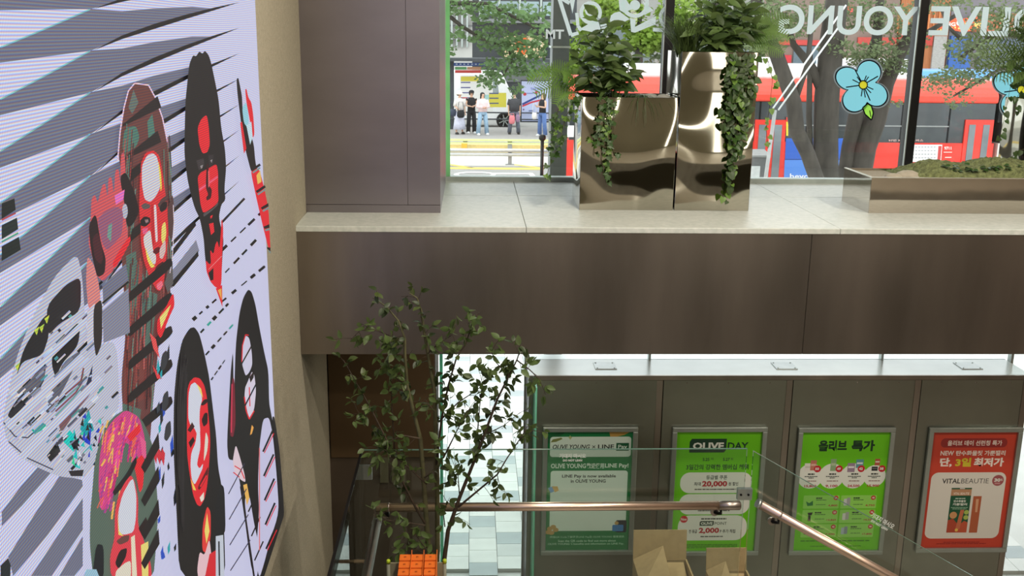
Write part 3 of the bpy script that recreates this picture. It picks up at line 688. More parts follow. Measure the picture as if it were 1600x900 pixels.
for y0 in (700, 752, 804, 850): F.poly([(206, y0+30), (234, y0-24), (236, y0), (212, y0+40)], (28, 24, 26))
F.poly([(128, 895), (134, 850), (146, 852), (146, 905), (130, 905)], (14, 22, 30)); F.poly([(112, 905), (118, 890), (134, 890), (140, 905)], (150, 190, 210))
# --- figure 4: long black hair
F.poly([(258, 700), (259, 620), (264, 570), (272, 532), (284, 513), (292, 511), (300, 522), (308, 552), (316, 590), (322, 640), (327, 680), (330, 730), (336, 760), (340, 830), (342, 905), (268, 905), (263, 800)], (25, 24, 25))
def z6(*p): return z4(p, 220, 440)
def z8(*p): return z4(p, 220, 660)
F.poly(z6((226, 640), (240, 588), (270, 560), (305, 568), (330, 608), (346, 680), (352, 760), (362, 860))+z8((366, 120), (358, 250), (346, 380), (330, 452), (305, 494), (284, 482), (260, 420), (240, 300), (227, 200), (224, 100)), RD)
F.poly(z6((234, 660), (247, 605), (275, 588), (305, 640), (318, 690), (303, 740), (300, 820), (306, 884), (290, 905), (270, 860), (245, 842), (232, 800)), (210, 212, 226)); F.poly(z6((284, 600), (310, 628), (322, 682), (308, 660)), (236, 214, 110))
F.poly(z6((306, 722), (330, 690), (354, 688), (346, 712), (320, 728)), (40, 18, 22)); F.poly(z6((312, 812), (330, 770), (350, 768), (350, 830), (325, 854)), (34, 16, 20)); F.poly(z8((338, 50), (354, 96), (347, 172), (325, 236), (330, 150)), (222, 214, 200))
F.poly(z6((228, 872), (255, 824), (271, 850), (245, 884)), (60, 20, 24)); F.poly(z8((234, 118), (262, 84), (272, 108), (246, 152)), (34, 16, 20))
F.poly(z8((278, 0), (298, 0), (304, 60), (306, 150), (290, 216), (285, 250), (300, 272), (322, 240), (318, 272), (290, 332), (270, 368), (252, 332), (245, 250), (250, 180), (276, 120), (284, 60)), (210, 212, 226)); F.poly(z8((246, 330), (268, 372), (280, 400), (262, 396)), (236, 206, 90))
F.poly(z8((306, 0), (316, 80), (323, 190), (310, 218), (296, 212), (312, 180), (306, 90)), RD); F.poly(z8((288, 384), (328, 304), (354, 254), (351, 310), (318, 372), (298, 398)), (90, 16, 24)); F.poly(z8((300, 376), (340, 308), (346, 316), (310, 380)), RD); F.poly(z8((301, 442), (326, 408), (327, 452), (310, 468)), (226, 220, 206))
F.poly([(305, 820), (312, 790), (318, 800), (318, 840), (312, 866), (304, 860)], (226, 60, 56)); F.poly([(308, 830), (312, 802), (316, 830), (311, 850)], (236, 214, 110)); F.poly([(296, 890), (300, 862), (308, 868), (316, 840), (320, 880), (306, 905), (298, 905)], (228, 190, 196)); F.poly([(308, 905), (316, 866), (326, 860), (326, 905)], (214, 40, 50))
F.poly([(326, 850), (326, 780), (334, 756), (340, 762), (342, 830), (336, 836)], (22, 24, 28)); F.poly([(326, 838), (338, 836), (340, 905), (326, 905)], (196, 202, 214)); F.line([(331, 846), (332, 900)], 2.5, (40, 44, 50))
# --- figure 5: far right, long black hair, pale coat
F.poly([(355, 640), (358, 540), (364, 490), (370, 466), (378, 452), (384, 456), (390, 476), (396, 510), (404, 550), (411, 580), (412, 630), (416, 650), (424, 690), (430, 740), (436, 800), (436, 806), (408, 905), (385, 905), (366, 760), (358, 720), (346, 718), (344, 690), (350, 580), (354, 545)], (26, 25, 26))
F.poly([(402, 655), (412, 652), (418, 680), (424, 740), (428, 800), (412, 850), (404, 880), (396, 905), (390, 870), (396, 800), (394, 760), (396, 700)], (198, 196, 226)); F.poly([(372, 780), (380, 772), (388, 820), (398, 862), (392, 905), (388, 900), (378, 830)], (200, 198, 226))
F.poly([(368, 568), (369, 540), (374, 524), (380, 528), (384, 550), (385, 570), (380, 582), (374, 588)], (206, 202, 224)); F.line([(368, 566), (369, 540), (374, 523), (379, 524)], 1.6, RD)
F.poly([(374, 600), (382, 580), (388, 584), (391, 610), (388, 640), (380, 656), (376, 640), (372, 620)], (214, 206, 224)); F.line([(372, 620), (375, 642), (380, 655), (388, 642)], 2, RD); F.line([(380, 605), (381, 635)], 1.6, RD)
F.poly([(380, 590), (388, 578), (387, 590), (382, 598)], (30, 18, 22)); F.line([(368, 568), (384, 540)], 2.2, (28, 24, 26)); F.line([(372, 606), (392, 560)], 2.2, (28, 24, 26)); F.line([(373, 634), (391, 600)], 2.2, (28, 24, 26))
F.poly([(381, 680), (384, 664), (387, 668), (384, 678)], (236, 170, 80)); F.poly([(348, 680), (352, 590), (356, 592), (358, 660), (354, 684)], (120, 30, 48)); F.line([(352, 600), (351, 676)], 1.6, (220, 60, 90))
F.poly([(353, 720), (358, 694), (364, 712), (372, 740), (374, 754), (366, 750), (356, 738)], (222, 200, 210)); F.line([(356, 728), (366, 734), (372, 748)], 1.6, RD); F.line([(354, 738), (364, 746)], 1.6, RD); F.poly([(370, 758), (376, 756), (380, 778), (376, 790)], (232, 180, 90))
F.line([(366, 760), (388, 905)], 3, (30, 24, 26))
for i in range(6): F.line([(402+i*1.2, 706+i*38), (418+i*1.0, 672+i*38)], 3, (28, 24, 26)); F.line([(404+i*1.2, 708+i*38), (420+i*1.0, 676+i*38)], 1.4, RD)
for i in range(4): F.line([(346+i, 772+i*40), (372+i*3, 724+i*40)], 1.6, (60, 58, 80))
for i in range(3): F.line([(378+i*5, 800+i*38), (392+i*5, 770+i*38)], 2.2, (28, 24, 26))
F.line([(396, 700), (396, 860)], 1.5, (226, 110, 110)); F.poly([(436, 806), (430, 800), (422, 700), (416, 652), (420, 650), (428, 700), (434, 770)], (24, 22, 24))
for i in range(40):      # faint strands in the dark hair
    x = R.uniform(268, 280); y = R.uniform(550, 600); F.line([(x, y), (x-4+R.uniform(-2, 2), y+60), (x-5, y+R.uniform(100, 260))], 1.0, R.choice([(40, 38, 40), (32, 30, 32), (48, 45, 46)]))
F.build('screen_picture', ledm, led_root)
# ================================================================ posters on the steel panels
YQ = YP-.010
def poster(px0, px1, pyt, pyb, label, base):
    X0, X1 = xat(px0, pyt, YQ), xat(px1, pyt, YQ); Z1 = zat((px0+px1)/2, pyt, YQ); Z0 = zat((px0+px1)/2, pyb, YQ)
    t = thing('framed_poster', label, 'poster', ((X0+X1)/2, YP-.006, Z0), 'framed posters on the steel panels')
    fw, yf, yb = .034, YP-.028, YP-.0045
    sheet = box(X0, X1, YQ, yb, Z0, Z1).build('poster_sheet', pmat('poster_backing', (200, 200, 195), .6), t)
    for a in ((X0-fw, X1+fw, Z1, Z1+fw), (X0-fw, X1+fw, Z0-fw, Z0), (X0-fw, X0, Z0, Z1), (X1, X1+fw, Z0, Z1)):
        box(a[0], a[1], yf, yb, a[2], a[3]).build('frame_bar', alu, t, bevel=.004)
    F = Flat(lambda u, v, L: Vector((X0+(X1-X0)*u, YQ-.0004-.00003*L, Z1+(Z0-Z1)*v)))
    F.asp = (X1-X0)/(Z1-Z0)
    F.rect(0, 0, 1, 1, base)
    return sheet, F
def tiny(F, u0, u1, v, h, col, n=6):
    u = u0
    while u < u1-.004:
        w = R.uniform(.4, 1.5)*(u1-u0)/n; F.rect(u, v, min(u1, u+w*.86), v+h, col, True); u += w
DG = (18, 58, 38)
# --- poster 1 (deep green, payment notice; its code square is left blank)
t, F = poster(856, 989, 674, 859, 'deep green framed poster with two white cards, leftmost of the posters', (14, 116, 62)); A = F.asp
CR = (206, 224, 212)
F.poly([(.72, .0), (.98, .0), (.90, .03), (.74, .055)], (176, 140, 70)); F.poly([(.0, .03), (.17, .0), (.2, .012), (.05, .09), (0, .1)], (20, 92, 52))
F.rrect(.03, .044, .985, .21, .035, CR, A)
F.poly([(.035, .09), (.06, .065), (.16, .05), (.175, .062), (.1, .085)], (120, 128, 70)); F.poly([(.26, .03), (.275, .045), (.29, .05), (.275, .058), (.265, .07), (.255, .058), (.24, .05), (.255, .045)], (170, 180, 120))
F.text(.06, .108, .50, .145, 'OLIVE YOUNG', (20, 24, 24), .02, .25); F.text(.525, .115, .565, .14, '×', (40, 50, 46), .0); F.text(.595, .108, .785, .145, 'LINE', (18, 22, 22), .02)
F.rect(.81, .096, .96, .16, (12, 84, 50)); F.text(.832, .11, .94, .152, 'Pay', (206, 226, 212), .02)
F.text(.045, .265, .46, .304, 'OLIVE YOUNG', CR, .025); F.text(.468, .262, .675, .308, '歡迎使用', CR, .02); F.text(.685, .265, .965, .31, 'LINE Pay!', CR, .025)
F.rrect(.044, .325, .96, .835, .035, CR, A)
F.text(.18, .357, .82, .39, 'LINE Pay is now available', (22, 30, 28), .025); F.text(.285, .397, .70, .426, 'in OLIVE YOUNG', (22, 30, 28), .025)
F.poly([(.015, .47), (.08, .452), (.115, .49), (.05, .51)], (92, 150, 196)); F.poly([(.06, .455), (.13, .455), (.145, .49), (.1, .505)], (190, 160, 90))
for a, b in ((.09, .80), (.05, .815), (.12, .825), (.03, .845), (.07, .85)): F.disc(a, b, .035, (176, 146, 84), A*.8, 12)
F.rrect(.84, .745, .97, .85, .02, (22, 30, 40), A); F.rrect(.80, .785, .935, .84, .015, (60, 120, 176), A); F.disc(.85, .77, .025, (176, 146, 84), A, 10)
F.text(.05, .877, .95, .899, '掃描QR Code了解更多LINE Pay及 OLIVE YOUNG 優惠資訊', (150, 200, 168), .01); F.text(.15, .911, .85, .934, 'Scan the QR code to find out more about', (160, 206, 176), .02); F.text(.03, .938, .95, .96, "OLIVE YOUNG 's benefits and information on LINE Pay.", (160, 206, 176), .02)
F.build('poster_print', printm, t)
# --- poster 2 (lime green)
t, F = poster(1058, 1191, 674, 860, 'lime green framed poster headed OLIVE DAY with three white ovals', (106, 196, 16)); A = F.asp
WC = (226, 230, 220); RC = (178, 40, 52)
F.poly([(.155, .085), (.18, .06), (.59, .06), (.59, .15), (.565, .173), (.155, .173)], DG); F.text(.195, .09, .56, .148, 'OLIVE', WC, .04); F.text(.605, .09, .85, .148, 'DAY', DG, .03)
F.text(.32, .217, .40, .243, '5.25', DG, .03); F.text(.415, .217, .45, .236, '목', DG, .0); F.text(.56, .217, .64, .243, '5.27', DG, .03); F.text(.65, .217, .685, .236, '토', DG, .0)
F.text(.13, .27, .87, .316, '3일간의 강력한 멤버십 혜택', DG, .025)
F.rrect(.07, .337, .92, .51, .115, WC, A, 8); F.text(.375, .361, .625, .397, '등급별 쿠폰', DG, .02); F.text(.235, .418, .315, .448, '최대', (40, 50, 44), .02); F.text(.33, .408, .63, .464, '20,000', RC, .045); F.text(.645, .418, .76, .448, '원 할인', (40, 50, 44), .02); tiny(F, .245, .74, .474, .009, (70, 76, 70), 12)
F.rrect(.07, .518, .91, .69, .115, WC, A, 8); F.rrect(.195, .604, .31, .637, .02, (230, 206, 40), A); F.text(.235, .608, .30, .634, 'pay', (40, 34, 20), .03); F.text(.335, .590, .565, .648, '3,000', RC, .045); F.text(.58, .605, .785, .638, '원 즉시 할인', (40, 50, 44), .02); tiny(F, .30, .68, .654, .009, (70, 76, 70), 9)
F.rrect(.07, .698, .90, .912, .14, WC, A, 8); F.disc(.138, .73, .046, (196, 40, 50), A); F.text(.103, .718, .173, .742, 'New', WC, .02); tiny(F, .345, .65, .722, .011, (60, 66, 60), 9)
F.poly([(.33, .756), (.345, .746), (.50, .746), (.50, .776), (.485, .787), (.33, .787)], DG); F.text(.345, .755, .485, .779, 'OLIVE', WC, .04); F.text(.51, .755, .655, .779, 'POINT', DG, .01)
F.text(.205, .818, .305, .85, '전 등급', (40, 50, 44), .02); F.text(.325, .803, .57, .858, '2,000', RC, .045); F.text(.58, .818, .765, .85, 'P 추가 적립', (40, 50, 44), .02); tiny(F, .35, .62, .874, .01, (80, 86, 80), 7)
for k in range(3): tiny(F, .17, .80, .945+.013*k, .007, (66, 130, 20), 14)
F.build('poster_print', printm, t)
# --- poster 3 (lime green price list)
t, F = poster(1254.5, 1391, 674.5, 859, 'lime green framed price list poster with product pictures, white bubbles and red price dots', (106, 198, 18)); A = F.asp
F.text(.195, .07, .52, .162, '올리브', (16, 52, 30), .05); F.text(.575, .07, .84, .162, '특가', (16, 52, 30), .05)
for i, u in enumerate((.13, .377, .632, .872)):
    F.disc(u, .368, .148 if i < 3 else .128, WC, A*1.04, 28)
def goods(F, u, v, w, h, col, band): F.rect(u, v, u+w, v+h, col); F.rect(u+w*.1, v+h*.35, u+w*.9, v+h*.55, band)
goods(F, .055, .26, .07, .07, (224, 222, 214), (200, 196, 188)); goods(F, .12, .235, .07, .085, (190, 120, 100), (220, 180, 160)); goods(F, .352, .225, .065, .10, (140, 170, 128), (180, 196, 160)); goods(F, .55, .26, .085, .075, (150, 130, 150), (226, 226, 232)); goods(F, .645, .23, .085, .07, (90, 150, 160), (220, 230, 230)); goods(F, .86, .225, .06, .055, (180, 90, 70), (230, 220, 210)); goods(F, .83, .29, .07, .035, (40, 40, 44), (120, 120, 120))
for u, s_ in ((.205, '50'), (.455, '49'), (.71, '42'), (.95, '38')):
    F.disc(u, .307, .042, (190, 30, 44), A); F.text(u-.027, .296, u+.018, .318, s_, WC, .04)
for u, s_ in ((.14, '15,800'), (.385, '9,100'), (.64, '24,500'), (.87, '15,900')):
    tiny(F, u-.04, u+.04, .345, .012, (40, 50, 44), 3); tiny(F, u-.075, u+.075, .367, .008, (90, 96, 90), 7); tiny(F, u-.03, u+.03, .379, .008, (90, 96, 90), 3); tiny(F, u-.06, u+.07, .405, .008, (150, 120, 116), 4); F.text(u-.07, .44, u+.07, .464, s_, RC, .03)
PR = ['4,800', '4,750', '13,860', '10,500', '7,900', '17,800']
for i in range(6):
    u0 = (.075, .51)[i % 2]; v0 = (.53, .653, .776)[i//2]
    F.rrect(u0, v0, u0+.415, v0+.113, .012, (146, 214, 92), A)
    ic = [(40, 120, 60), (200, 206, 204), (24, 26, 28), (210, 214, 206), (120, 70, 60), (170, 190, 196)][i]
    if i == 0: F.poly([(u0+.03, v0+.05), (u0+.07, v0+.065), (u0+.11, v0+.045), (u0+.115, v0+.085), (u0+.05, v0+.09)], ic)
    elif i == 2: F.rect(u0+.07, v0+.05, u0+.10, v0+.095, ic); F.poly([(u0+.06, v0+.025), (u0+.12, v0+.02), (u0+.11, v0+.045), (u0+.075, v0+.05)], ic)
    else: F.rrect(u0+.035, v0+.03, u0+.075, v0+.088, .008, ic, A); F.rrect(u0+.07, v0+.02, u0+.11, v0+.085, .008, tuple(int(c*.8) for c in ic), A)
    tiny(F, u0+.145, u0+.22, v0+.018, .012, (30, 60, 40), 3); tiny(F, u0+.145, u0+.27, v0+.036, .007, (70, 120, 60), 5); tiny(F, u0+.15, u0+.26, v0+.075, .007, (90, 140, 70), 4)
    F.disc(u0+.375, v0+.022, .028, (190, 30, 44), A, 14); F.text(u0+.36, v0+.014, u0+.39, v0+.030, ['26', '40', '23', '30', '42', '38'][i], WC, .04); F.text(u0+.29, v0+.078, u0+.40, v0+.097, PR[i], (170, 60, 60), .03)
tiny(F, .08, .9, .915, .009, (60, 130, 24), 12); tiny(F, .2, .8, .962, .006, (74, 140, 30), 18)
F.build('poster_print', printm, t)
# --- poster 4 (red)
t, F = poster(1458.5, 1590, 674.5, 855, 'red framed poster showing a product box and stick on a white card', (196, 66, 46)); A = F.asp
F.rrect(.105, .055, .895, .133, .05, (146, 44, 42), A, 6); F.text(.185, .073, .835, .118, '올리브 데이 선런칭 특가', (232, 214, 204), .025)
F.text(.115, .161, .275, .20, 'NEW', (236, 222, 212), .03); F.text(.30, .159, .89, .203, '탄수화물컷 가뿐젤리', (236, 222, 212), .03)
F.text(.12, .22, .265, .30, '단,', (238, 226, 216), .045); F.text(.307, .22, .495, .296, '3일', (206, 190, 50), .045); F.text(.527, .22, .885, .296, '최저가', (238, 226, 216), .045)
F.rrect(.04, .345, .94, .92, .085, (222, 218, 208), A, 8)
F.text(.175, .398, .395, .44, 'VITAL', (34, 34, 34), .02); F.text(.405, .398, .735, .44, 'BEAUTIE', (60, 60, 60), -.004); F.disc(.845, .415, .07, (160, 84, 88), A); F.text(.80, .397, .875, .427, '30', WC, .04); F.text(.878, .40, .90, .42, '%', WC, .02); F.rect(.81, .435, .875, .446, (200, 150, 150))
F.rect(.30, .478, .545, .868, (24, 84, 56)); F.rect(.30, .49, .545, .545, (186, 140, 104)); F.text(.33, .517, .52, .538, 'VITAL BEAUTIE', (236, 224, 210), .02); F.rect(.40, .48, .46, .487, (226, 226, 220)); tiny(F, .36, .48, .565, .009, (190, 206, 190), 4); F.text(.345, .583, .49, .604, '탄수화물컷', (226, 230, 220), .03); F.text(.335, .61, .51, .632, '가뿐젤리', (226, 230, 220), .03); tiny(F, .32, .53, .645, .007, (140, 176, 150), 8); tiny(F, .34, .51, .657, .007, (140, 176, 150), 7)
F.disc(.36, .715, .045, (206, 150, 100), A, 14); F.poly([(.30, .76), (.36, .745), (.42, .79), (.41, .868), (.30, .868)], (176, 70, 46)); F.poly([(.43, .81), (.50, .765), (.545, .78), (.545, .868), (.40, .868)], (190, 84, 54)); F.poly([(.44, .67), (.485, .668), (.455, .84), (.405, .84)], (196, 110, 76)); F.disc(.515, .69, .03, (170, 190, 90), A, 12); F.disc(.515, .735, .03, (170, 190, 90), A, 12); F.disc(.42, .845, .02, (226, 190, 90), A, 10)
F.poly([(.575, .55), (.675, .55), (.675, .87), (.575, .87)], (176, 92, 58)); F.poly([(.61, .575), (.645, .575), (.645, .69), (.62, .69)], (214, 160, 124))
tiny(F, .28, .72, .95, .007, (150, 40, 36), 10); tiny(F, .2, .8, .963, .007, (150, 40, 36), 12)
F.build('poster_print', printm, t)
# ================================================================ things indoors
leaf_d = pmat('dark_green_leaf', (72, 94, 50), .45, var=.3, scale=6, trans=.35)
leaf_m = pmat('olive_leaf', (96, 118, 64), .42, var=.28, scale=6, trans=.45)
leaf_b = pmat('bright_leaf', (122, 152, 86), .40, var=.25, scale=6, trans=.5)
leaf_v = pmat('vivid_fern', (122, 160, 76), .45, var=.2, scale=8, trans=.45)
ivy_m = pmat('ivy_leaf', (66, 98, 44), .4, var=.35, scale=14, trans=.25)
ivy_l = pmat('ivy_leaf_light', (120, 158, 66), .4, var=.3, scale=14, trans=.35)
bark = pmat('thin_bark', (62, 50, 36), .8, var=.25, scale=30)
bark_g = pmat('green_bark', (84, 82, 52), .8, var=.2, scale=30)
soil = pmat('dark_soil', (44, 36, 28), .95, var=.3, scale=40, bump=.4)
gravel = pmat('fine_gravel', (178, 168, 148), .9, var=.25, scale=120, bump=.6, bscale=200)
def leaf_mesh(name, L, Wd, mats, fold=.22, curl=.15, n=4, tipw=.0):
    """pointed oval leaf along +Y, folded at the midrib and drooping at the tip"""
    vs, fs = [], []
    for i in range(n+1):
        t = i/n; w = Wd*.5*math.sin(PI*min(1, t**.8))**.8 if 0 < i < n else 0
        y = L*t; z = -curl*L*t*t
        vs += [(-w, y, z+fold*w), (0, y, z), (w, y, z+fold*w)]
    for i in range(n):
        a = i*3
        fs += [(a, a+1, a+4, a+3), (a+1, a+2, a+5, a+4)]
    me = bpy.data.meshes.new(name); me.from_pydata(vs, [], fs)
    me.polygons.foreach_set('use_smooth', [True]*len(fs)); me.materials.append(mats); me.update(); return me
def ivy_mesh(name, L, mats):
    pts = [(0, 0), (.28, -.12), (.52, .12), (.34, .34), (.40, .62), (.16, .58), (0, 1.0), (-.16, .58), (-.40, .62), (-.34, .34), (-.52, .12), (-.28, -.12)]
    vs = [(x*L, y*L, abs(x)*L*.35-.15*L*y*y) for x, y in pts]+[(0, .35*L, -.03*L)]
    n = len(pts); fs = [(i, (i+1) % n, n) for i in range(n)]
    me = bpy.data.meshes.new(name); me.from_pydata(vs, [], fs); me.polygons.foreach_set('use_smooth', [True]*len(fs)); me.materials.append(mats); me.update(); return me
def heart_mesh(name, L, mats):
    pts = [(0, .06), (.22, -.06), (.42, .08), (.46, .34), (.30, .68), (0, 1.0), (-.30, .68), (-.46, .34), (-.42, .08), (-.22, -.06)]
    vs = [(x*L, y*L, abs(x)*L*.3-.2*L*y*y) for x, y in pts]+[(0, .4*L, -.04*L)]
    n = len(pts); fs = [(i, (i+1) % n, n) for i in range(n)]
    me = bpy.data.meshes.new(name); me.from_pydata(vs, [], fs); me.polygons.foreach_set('use_smooth', [True]*len(fs)); me.materials.append(mats); me.update(); return me
def put_leaf(me, parent, p, d, up=None, sc=1.0, name='leaf', roll=0.0):
    """leaf whose length points along d"""
    d = Vector(d).normalized(); u = Vector(up) if up is not None else Vector((0, 0, 1))
    x = d.cross(u)
    if x.length < 1e-3: x = d.cross(Vector((1, 0, 0)))
    x.normalize(); z = x.cross(d)
    m = Matrix((x, d, z)).transposed() @ Matrix.Rotation(roll, 3, 'Y')
    return inst(name, me, parent, p, m.to_euler(), (sc, sc, sc))
def rvec(r=R): return Vector((r.uniform(-1, 1), r.uniform(-1, 1), r.uniform(-1, 1)))

# ---------------------------------------------------------------- indoor tree
YT = 4.28
def T(cx, cy, dy=0.0): return at(460+cx/1.957, 440+cy/1.957, YT+dy)
tree = thing('indoor_tree', 'slender multi-stemmed indoor tree with small oval leaves behind the orange boxes', 'tree', (T(430, 900).x, YT, ZF))
stems = [([(418, 905), (412, 840), (405, 750), (395, 600), (385, 480), (365, 400), (345, 320), (338, 220), (338, 175), (318, 120), (280, 75), (240, 50)], .015, .0),
         ([(430, 905), (438, 820), (437, 600), (432, 450), (428, 330), (408, 220), (396, 150), (388, 90), (375, 50), (350, 34)], .015, .07),
         ([(455, 905), (457, 860), (470, 760), (505, 660), (545, 560), (580, 470), (620, 360), (655, 290), (680, 240), (695, 195)], .013, -.05)]
sub = [([(400, 740), (370, 690), (310, 570), (280, 480), (230, 380), (190, 310), (150, 240)], .006, -.04),
       ([(434, 560), (450, 420), (470, 320), (495, 235), (525, 190), (545, 120), (565, 95)], .006, .05),
       ([(500, 690), (560, 640), (620, 590), (650, 540), (690, 480), (715, 440)], .0055, -.08),
       ([(545, 560), (560, 460), (565, 400), (572, 330), (575, 260)], .004, -.02), ([(440, 430), (500, 370), (560, 330), (620, 270)], .004, .0),
       ([(455, 540), (500, 450), (540, 380)], .004, -.06), ([(310, 570), (300, 420), (295, 300), (275, 165)], .004, .02), ([(680, 240), (720, 270), (750, 300), (768, 345)], .0035, -.05),
       ([(690, 480), (730, 455), (765, 462)], .003, -.1), ([(338, 190), (290, 165), (240, 145), (200, 150), (172, 178)], .003, .02), ([(385, 480), (330, 470), (270, 500), (225, 560)], .004, -.08),
       ([(405, 620), (340, 560), (290, 520), (250, 505)], .004, -.05), ([(345, 330), (290, 270), (262, 250)], .003, .0), ([(408, 220), (440, 190), (480, 165), (492, 130)], .003, .05),
       ([(580, 470), (640, 440), (690, 400)], .003, -.05), ([(505, 655), (500, 590), (480, 540)], .003, -.05), ([(232, 380), (210, 420), (190, 390)], .003, -.04), ([(620, 590), (632, 640)], .002, -.08), ([(655, 290), (610, 240), (600, 205)], .003, -.04),
       ([(412, 840), (340, 800), (310, 830)], .003, -.1), ([(412, 830), (360, 760), (330, 790)], .003, -.12), ([(400, 745), (290, 730), (240, 715)], .003, -.1), ([(470, 760), (510, 705)], .002, -.05), ([(460, 750), (455, 700), (475, 660)], .003, -.03), ([(430, 400), (400, 360), (380, 390)], .003, -.02), ([(396, 600), (440, 570), (470, 580)], .003, -.03)]
tree_d = pmat('indoor_tree_leaf', (54, 70, 32), .45, var=.3, scale=6, trans=.3); tree_m = pmat('indoor_tree_leaf_olive', (84, 100, 48), .42, var=.25, scale=6, trans=.3)
lm = [leaf_mesh('tree_leaf', .047, .025, tree_d, .25, .2), leaf_mesh('tree_leaf', .045, .024, tree_m, .2, .1), leaf_mesh('tree_leaf', .043, .023, tree_d, .3, .3)]
leaf_spots = []
for pts, r0, dy in stems:
    n = len(pts); P = [T(x, y, dy) for x, y in pts]
    P = [P[0]+Vector((0, 0, -.9))]+P if pts[0][1] > 900 else P
    MB().tube(P, [r0*(1-.85*i/(len(P)-1)) for i in range(len(P))], 7).build('stem', bark_g if dy >= 0 else bark, tree)
    leaf_spots += [(P[i], P[i+1], .9) for i in range(int(n*.55), len(P)-1)]
for pts, r0, dy in sub:
    P = [T(x, y, dy+.02*math.sin(i*1.7)) for i, (x, y) in enumerate(pts)]
    MB().tube(P, [r0*(1-.75*i/(len(P)-1)) for i in range(len(P))], 5).build('branch', bark, tree)
    leaf_spots += [(P[i], P[i+1], 1.0 if pts[0][1] < 690 else .8) for i in range(max(0, len(P)//3-1), len(P)-1)]
# twigs with pairs of leaves
nleaf = 0; twigs = MB(); extra = MB()
segs = [s for s in leaf_spots]
for a, b, dens in segs:
    L = (b-a).length; k = max(1, int(L*dens/.024+.5))
    for i in range(k):
        p = a.lerp(b, (i+R.random()*.8)/k)
        tdir = ((b-a).normalized()*.5+rvec()*.8+Vector((0, -.15, .05))).normalized()
        tl = R.uniform(.02, .085); e = p+tdir*tl
        twigs.tube([p, p.lerp(e, .5)+Vector((0, 0, .004)), e], [.0012, .001, .0008], 4, False)
        for j in range(R.randint(2, 4)):
            q = p.lerp(e, .45+.55*(j+1)/4.0); dd = (tdir*.5+rvec()*.9+Vector((0, -.1, -.25))).normalized()
            if nleaf < 300: put_leaf(R.choice(lm), tree, q, dd, rvec()*.6+Vector((0, -.5, 1)), R.uniform(.75, 1.15)); nleaf += 1
            else:
                me = R.choice(lm[:1]); x = dd.cross(rvec()).normalized(); z = x.cross(dd); s_ = R.uniform(.75, 1.15)
                extra.add([q+(x*v.co.x+dd*v.co.y+z*v.co.z)*s_ for v in me.vertices], [tuple(pp.vertices) for pp in me.polygons], True)
twigs.build('twigs', bark, tree, kind='stuff')
if extra.v: extra.build('further_leaves', leaf_m, tree, kind='stuff')
MB().lathe((T(430, 900).x, YT, ZF), [(.13, 0), (.17, .30), (.175, .33), (.155, .33), (.15, .29), (0.0, .29)], 20).build('pot', pmat('dark_pot', (50, 50, 48), .6), tree)

# ---------------------------------------------------------------- rack with orange boxes
org = pmat('orange_card', (226, 112, 34), .55, var=.05, scale=9)
YK = 3.98
rk = thing('display_rack', 'small grey display stand with yellow-green capped posts holding the orange boxes', 'rack', (xat(650, 890, YK), YK, ZF))
rx0, rx1 = xat(604, 885, YK), xat(694, 885, YK); zr = zat(650, 893, YK)
greyplastic = pmat('grey_plastic', (120, 122, 104), .5)
for x in (rx0, rx1):
    for y in (YK+.09, YK-.16):
        po = MB().tube([(x, y, ZF), (x, y, zr-.01)], .008, 10).build('post', greyplastic, rk)
        MB().lathe((x, y, zr-.01), [(.009, 0), (.009, .014), (.006, .018), (0, .018)], 10).build('post_cap', pmat('lime_cap', (168, 190, 40), .5), po)
box(rx0+.008, rx1-.008, YK-.16, YK-.15, zr-.12, zr-.03).build('front_board', greyplastic, rk)
box(rx0+.008, rx1-.008, YK+.088, YK+.094, zr-.12, zr-.008).build('back_board', pmat('pale_board', (140, 136, 110), .6), rk)
box(rx0+.006, rx1-.006, YK-.15, YK+.088, zr-.13, zr-.12).build('shelf', greyplastic, rk)
cx = [xat(p, 875, YK+.03) for p in (633, 652, 672.5)]; bw = (cx[1]-cx[0])*.46
box_me = None
zt = zat(650, 866, YK+.06)
mark = (120, 54, 20)
rown = ['top', 'second', 'third', 'fourth']; coln = ['left', 'middle', 'right']
for c in range(3):
    for r in range(4):
        y1 = YK+.06-.052*r; z1 = zt-.006*r+.0
        zb = zr-.12
        o = thing('orange_box', 'small orange carton in the display stand, %s row from the back, %s column' % (['first', 'second', 'third', 'fourth'][r], coln[c]), 'box', (cx[c], y1, zb), 'orange cartons in the stand')
        cb_ = box(cx[c]-bw, cx[c]+bw, y1-.048, y1, zb, z1).build('carton', org, o, bevel=.001)
        F = Flat(lambda u, v, L: Vector((cx[c]+u, y1-.024+v, z1+.0006+.0002*L)))
        F.text(-.004, .006, .004, -.006, 'F', mark, .02); F.text(-.006, .004, .006, -.004, '=', (200, 96, 30), 0)
        F.build('carton_mark', printm, cb_)
    # a tall orange divider right of each column
    xd = cx[c]+bw+.0025
    MB().prism([(xd, YK-.15, zr-.115), (xd, YK+.066, zr-.115), (xd, YK+.066, zt+.018), (xd, YK+.03, zt+.004), (xd, YK-.02, zt+.004), (xd, YK-.15, zt-.016)], (.0022, 0, 0)).build('divider', org, rk)

